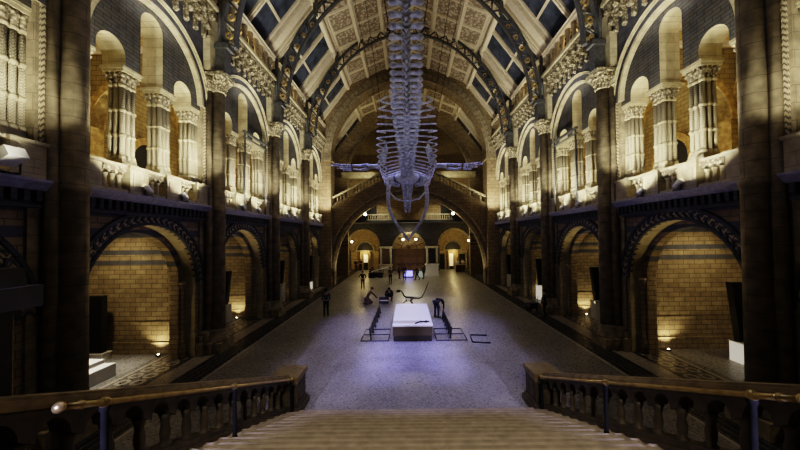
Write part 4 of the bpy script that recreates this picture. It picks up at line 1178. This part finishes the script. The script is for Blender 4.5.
def person(label, loc, rz, pose, top, legs, hair=HAIR, sc=1.0, skirt=False, group='people in the hall'):
    t = thing('person', label, 'person', (loc[0],loc[1],0), rz, None); t.scale = (sc,sc,sc)
    pts = dict(pose); rad = dict(RB); ed = list(EB)
    for S, sg in (('L',-1),('R',1)):
        w = Vector(pose['w'+S]); d = (w-Vector(pose['e'+S])).normalized(); a = d.cross(Vector((0,1,.2))).normalized()
        c = d.cross(a).normalized()
        pts['p'+S] = tuple(w+d*.07); rad['p'+S] = (.034,.018); ed.append(('w'+S,'p'+S))
        for n_, (off, ln) in enumerate(((-.026,.07),(-.009,.085),(.009,.08),(.026,.062))):
            k1, k2 = 'f%d%s' % (n_,S), 'g%d%s' % (n_,S)
            b1 = w+d*(.09+ln*.4)+a*off*1.15; pts[k1] = tuple(b1); pts[k2] = tuple(b1+d*ln*.5+c*.02)
            rad[k1] = .0095; rad[k2] = .008; ed += [('p'+S,k1),(k1,k2)]
        pts['h1'+S] = tuple(w+d*.06+a*.045*sg); pts['h2'+S] = tuple(w+d*.10+a*.055*sg); rad['h1'+S] = .011; rad['h2'+S] = .009; ed += [('w'+S,'h1'+S),('h1'+S,'h2'+S)]
    skin('body', pts, rad, ed, 'pel', SKIN, t)
    g = lambda r, k: tuple(x*k for x in r) if isinstance(r,tuple) else r*k
    ks = ['pel','sp','ch','sL','eL','wL','sR','eR','wR']; tp = {k:pose[k] for k in ks}
    for S in 'LR': tp['w'+S] = tuple(Vector(pose['e'+S]).lerp(Vector(pose['w'+S]), .92))
    tp['co'] = tuple(Vector(pose['ch']).lerp(Vector(pose['nk']), .7))
    tr_ = {k: g(RB[k],1.22) for k in ks}; tr_['co'] = .075; tr_['wL'] = tr_['wR'] = .042
    skin('jacket', tp, tr_, [('pel','sp'),('sp','ch'),('ch','co'),('ch','sL'),('sL','eL'),('eL','wL'),('ch','sR'),('sR','eR'),('eR','wR')], 'pel', CL[top], t)
    ks = ['pel','hL','kL','aL','hR','kR','aR']; lp_ = {k:pose[k] for k in ks}; lr = {k: g(RB[k],1.2) for k in ks}; lr['aL'] = lr['aR'] = .058
    skin('trousers', lp_, lr, [('pel','hL'),('hL','kL'),('kL','aL'),('pel','hR'),('hR','kR'),('kR','aR')], 'pel', CL[legs], t)
    if skirt:
        q = MB(); p = Vector(pose['pel']); k = (Vector(pose['kL'])+Vector(pose['kR']))/2
        q.tube([p+Vector((0,0,.06)), p.lerp(k,.4)-Vector((0,.05,.1)), Vector((k.x,k.y-.28,.04))], [.16,.26,.34], 12); q.build('skirt', CL[legs], t)
    for S in 'LR':
        a, to = Vector(pose['a'+S]), Vector(pose['t'+S]); q = MB()
        q.tube([a+(a-to).normalized()*.06-Vector((0,0,.03)), a-Vector((0,0,.02)), to, to+(to-a).normalized()*.07], [.035,.052,.046,.02], 8, flat=.85); q.build('shoe', CL['black'], t)
    q = MB(); h = Vector(pose['hd']); tpv = Vector(pose['tp']); d = (tpv-h).normalized(); fw = (Vector(pose['nose'])-h).normalized()
    q.ball(h+d*.055-fw*.025, .108, 12, 8, sc=(.92,1.05,.95)); q.build('hair', hair, t)
    q = MB(); sd = d.cross(fw).normalized()
    for s in (-1,1): q.ball(h+fw*.098+sd*.034*s+d*.02, .012, 6, 4)
    q.build('eyes', CL['black'], t)
    q = MB()
    q.tube([h+fw*.09-d*.055+sd*.028, h+fw*.1-d*.057, h+fw*.09-d*.055-sd*.028], .007, 5); q.build('mouth', plain('lip',(.3,.12,.1),.5) if 'lip' not in bpy.data.materials else bpy.data.materials['lip'], t)
    q = MB()
    for s in (-1,1): q.ball(h+sd*.092*s, .026, 6, 5, sc=(.5,1,1.2))
    q.build('ears', SKIN, t)
    return t
A = at
person('person in a striped dark top standing alone on the left of the floor', A(326.5,316), .25, P(wL=(-.2,.14,1.0), wR=(.2,.14,1.0)), 'striped', 'black')
person('person in black standing behind the kneeling person, hands on hips', A(363,289), PI, P(eL=(-.33,-.05,1.18), wL=(-.17,.02,1.0), eR=(.33,-.05,1.18), wR=(.17,.02,1.0)), 'black', 'navy')
person('person in brown kneeling and reaching down beside the left barrier', A(369.5,303.5), -1.25, KNEEL, 'brown', 'brown', HAIR2, 1.05, True)
person('person in black crouching with both arms down behind the plinth', A(389.5,300.5), PI, CROUCH, 'black', 'black', HAIR, 1.1)
person('person in dark clothes bending forward beside the right barrier', A(437.5,317), -.75, BEND, 'black', 'navy', HAIR, 1.05)
person('dark silhouetted person standing by the right piers', A(544,318), 1.2, P(), 'black', 'black')
person('person in black, left one of the pair by the left entrance recess', A(356,271), PI, P(), 'black', 'black')
person('person in black, right one of the pair by the left entrance recess', A(361,270.5), PI-.4, REACH, 'black', 'black')
person('person crouching beside the dark crate', A(371.5,275), PI+.6, CROUCH, 'black', 'black', HAIR, 1.1)
person('person in khaki standing before the entrance, left of the jaw tip', A(390.5,283.5), PI-.3, REACH, 'khaki', 'black')
person('person in violet top standing by the glowing display case', A(404.5,280), PI+.3, P(), 'purple', 'navy')
person('person in dark clothes facing the person in violet', A(399.3,279), -1.4, P(), 'grey', 'black')
person('person in khaki walking beside the glowing cabinet', A(417.5,280), 1.2, WALK, 'khaki', 'black')
person('person in grey leaning behind the glowing cabinet', A(423.5,279), 1.6, REACH, 'grey', 'black')
person('person in white, left one by the bright doorway at right', A(457.5,271), PI, P(), 'white', 'grey', HAIR2)
person('person in white, right one by the bright doorway at right', A(462.5,270.5), PI+.3, REACH, 'white', 'grey')
x, y = A(460,271.5)
t = thing('reception_desk', 'small desk in front of the two people in white', 'desk', (x,y-.35,0))
q = MB(); q.box(-.7,.7,-.25,.25,.95,1.0); q.build('top', M_cream, t); q = MB(); q.box(-.65,.65,-.2,.2,0,.95); q.build('body', M_wood, t)
x, y = A(533,310)
t = thing('trolley', 'dark low trolley beside the silhouetted person on the right', 'trolley', (x,y,0), .2)
q = MB(); q.box(-.45,.45,-.25,.25,.16,.24); q.build('deck', M_black, t)
for sx in (-1,1):
    for sy in (-1,1):
        q = MB(); q.lathe([(.08,-.02),(.08,.02)], 10, (0,0,0), M=Matrix.Translation((sx*.36,sy*.18,.08)) @ Matrix.Rotation(PI/2,4,'X')); q.build('wheel', M_black, t)
q = MB(); q.box(-.38,.3,-.2,.2,.24,.5); q.build('load', M_iron, t)
q = MB(); q.tube([(.43,-.2,.24),(.46,-.2,.85),(.46,.2,.85),(.43,.2,.24)], .02, 6); q.build('handle', M_iron, t)

# ------------------------------------------------------------------ light
def light(kind, loc, to, e, c, size=.1, ang=120, blend=.6, sy=None):
    l = bpy.data.lights.new('lamp', kind); l.energy = e; l.color = c
    if kind == 'SPOT': l.spot_size = math.radians(ang); l.spot_blend = blend; l.shadow_soft_size = size
    elif kind == 'AREA': l.shape = 'RECTANGLE'; l.size = size; l.size_y = sy or size
    else: l.shadow_soft_size = size
    o = bpy.data.objects.new('lamp', l); col.objects.link(o); o.location = loc
    if to is not None: o.rotation_euler = (Vector(to)-Vector(loc)).to_track_quat('-Z','Y').to_euler()
    return o
WARM = (1,.95,.74); GOLD = (1,.75,.33); BLUE = (.36,.38,1.0)
for i, y in enumerate(BY):
    g = .35 if i == 0 else 1
    for s in (-1,1):
        light('SPOT', (s*6.7,y,6.9), (s*9.1,y,11.6), 380*g, WARM, .08, 128, .35)
        for oy in (-1.25,1.25):
            light('SPOT', (s*7.5,y+oy*1.2,6.25), (s*9.2,y+oy*.7,9.6), 420*g, WARM, .04, 100, .5)
            light('SPOT', (s*7.6,y+oy*.3,6.6), (s*8.6,y+oy*2.3,9.8), 850, WARM, .05, 60, .8)
        light('SPOT', (s*7.5,y,12.3), (s*8.7,y,14.4), 130, (1,.95,.8), .05, 150, .6)  # unseen spot added in mid-air to brighten the corbels
        light('POINT', (s*12.0,y,8.2), None, 80, GOLD, .25)
        light('POINT', (s*11.2,y,11.8), None, 50, (1,.86,.6), .2)
        light('SPOT', (s*9.0,y,16.6), (s*2.5,y,20.8), 430, (1,.89,.74), .15, 140, .6)
        light('POINT', (s*9.2,y,15.6), None, 16, (1,.72,.35), .1)
        light('SPOT', (s*12.0,y+.4,5.6), (s*12.2,y+2.9,1.6), 270 if i < 2 else 120, (1,.82,.50), .2, 110, .9)
        light('SPOT', (s*10.25,y+1.7,.2), (s*9.75,y-.6,5.3), 260, (1,.78,.4), .05, 75, .8)
        light('SPOT', (-s*7.3,y,5.8), (s*8.7,y,6.5), 650, (.36,.39,1), .1, 24, .9)
        light('SPOT', (s*10.8,y+2.3,.2), (s*10.8,y+2.7,2.2), 70, (1,.84,.5), .05, 130, .8)
# blue wash on the nave from the roof
for y, e in ((12.2,4200),(17.5,7500),(24.5,900)):
    for s in (-1,1): light('SPOT', (s*5.0,y,18.6), (s*.8,y,0), e*1.2, BLUE, .2, 32, 1.0)
for x, y, e in ((-1.15,11.4,6000),(1.05,11.5,5000),(-1.13,12.6,9000),(1.03,12.6,7000),(-1.1,13.9,9000),(1.0,13.9,7000)):
    light('SPOT', (x*4.4,13.2,18.2), (x,y,0), e*1.9, (.27,.27,1.0), .1, 9, 1.0)  # narrow spots added to imitate reflected blue streaks on the floor
light('SPOT', (7,25,17.5), (2.2,23.6,0), 5000, (1,.94,.85), .1, 13, .7)
for y in (8,16,24):
    light('AREA', (0,y,20.3), (0,y,0), 100, (.7,.74,1.0), 3, sy=3)
light('SPOT', (-1.5,9.0,2.0), (0,11.0,11.0), 520, (.72,.74,1), .2, 80, .8)
light('SPOT', (1.5,12.5,2.0), (0,16.5,9), 150, (.72,.76,1), .2, 80, .8)
light('SPOT', (0,-5,9.5), (0,6.3,.9), 2500, (1,.9,.74), .12, 38, .5)
# far end
light('SPOT', (-11.2,8.3,5.9), (-11.4,10.6,.3), 2200, (1,.93,.8), .15, 40, .8)
for x in (-6.6,6.6):
    light('POINT', (x,43.0,4.6), None, 120, GOLD, .2); light('POINT', (x,46.2,2.6), None, 70, GOLD, .15)
light('POINT', (0,44.2,4.9), None, 110, (1,.87,.55), .15)
for s in (-1,1):
    light('SPOT', (s*4,39.9,9.4), (s*3.9,42,7.7), 260, (1,.93,.72), .1, 90, .8)
    light('SPOT', (s*.8,36,5.5), (s*2.9,39,2.2), 220, (1,.92,.75), .1, 60, .8)  # unseen fill spot added to brighten the entrance booths
    light('SPOT', (s*6.6,31.2,.5), (s*7.3,32.3,5.0), 200, (1,.88,.6), .1, 80, .8)
light('SPOT', (0,40,6.5), (0,34,0), 900, (1,.86,.55), .2, 120, .8)
for x in (-6,6):
    light('POINT', (x,42.2,10.2), None, 60, (1,.85,.5), .2)
    light('SPOT', (x*.8,37.5,11.5), (x,40,12.8), 260, (1,.9,.6), .1, 90, .8)
    light('SPOT', (x,35,14), (x*.6,37,20), 380, (1,.85,.45), .1, 70, .8)
    light('POINT', (x*.72,32.7,7.0), None, 45, GOLD, .1)
    light('SPOT', (x*1.2,28.5,7), (x*1.4,31.5,12), 260, (1,.86,.55), .1, 100, .8)
# lights on the landing behind the camera that rake the stairs
for s in (-1,1):
    light('SPOT', (s*3.62,-3.0,5.55), (s*3.2,14.6,0), 6500, (.60,.57,1.0), .05, 21, .6)

# ------------------------------------------------------------------ world, camera, view
w = bpy.data.worlds.new('night'); bpy.context.scene.world = w; w.use_nodes = True
w.node_tree.nodes['Background'].inputs[0].default_value = (.02,.03,.07,1); w.node_tree.nodes['Background'].inputs[1].default_value = .3
cd = bpy.data.cameras.new('camera'); cam = bpy.data.objects.new('camera', cd); col.objects.link(cam)
cd.sensor_width = 36; cd.lens = F/800*36; cd.shift_x = -7.5/800; cd.shift_y = 6/800; cd.clip_end = 200; cd.clip_start = .05
cam.location = (CAMX, 0, CAMZ); cam.rotation_euler = (PI/2+math.atan(6/F), ROLL, 0)
sc = bpy.context.scene; sc.camera = cam
sc.view_settings.view_transform = 'Filmic'; sc.view_settings.look = 'High Contrast'; sc.view_settings.exposure = 0.15
sc.cycles.max_bounces = 6; sc.cycles.diffuse_bounces = 3; sc.cycles.glossy_bounces = 3; sc.cycles.caustics_reflective = False; sc.cycles.caustics_refractive = False
sc.cycles.sample_clamp_indirect = 3; sc.cycles.use_denoising = True
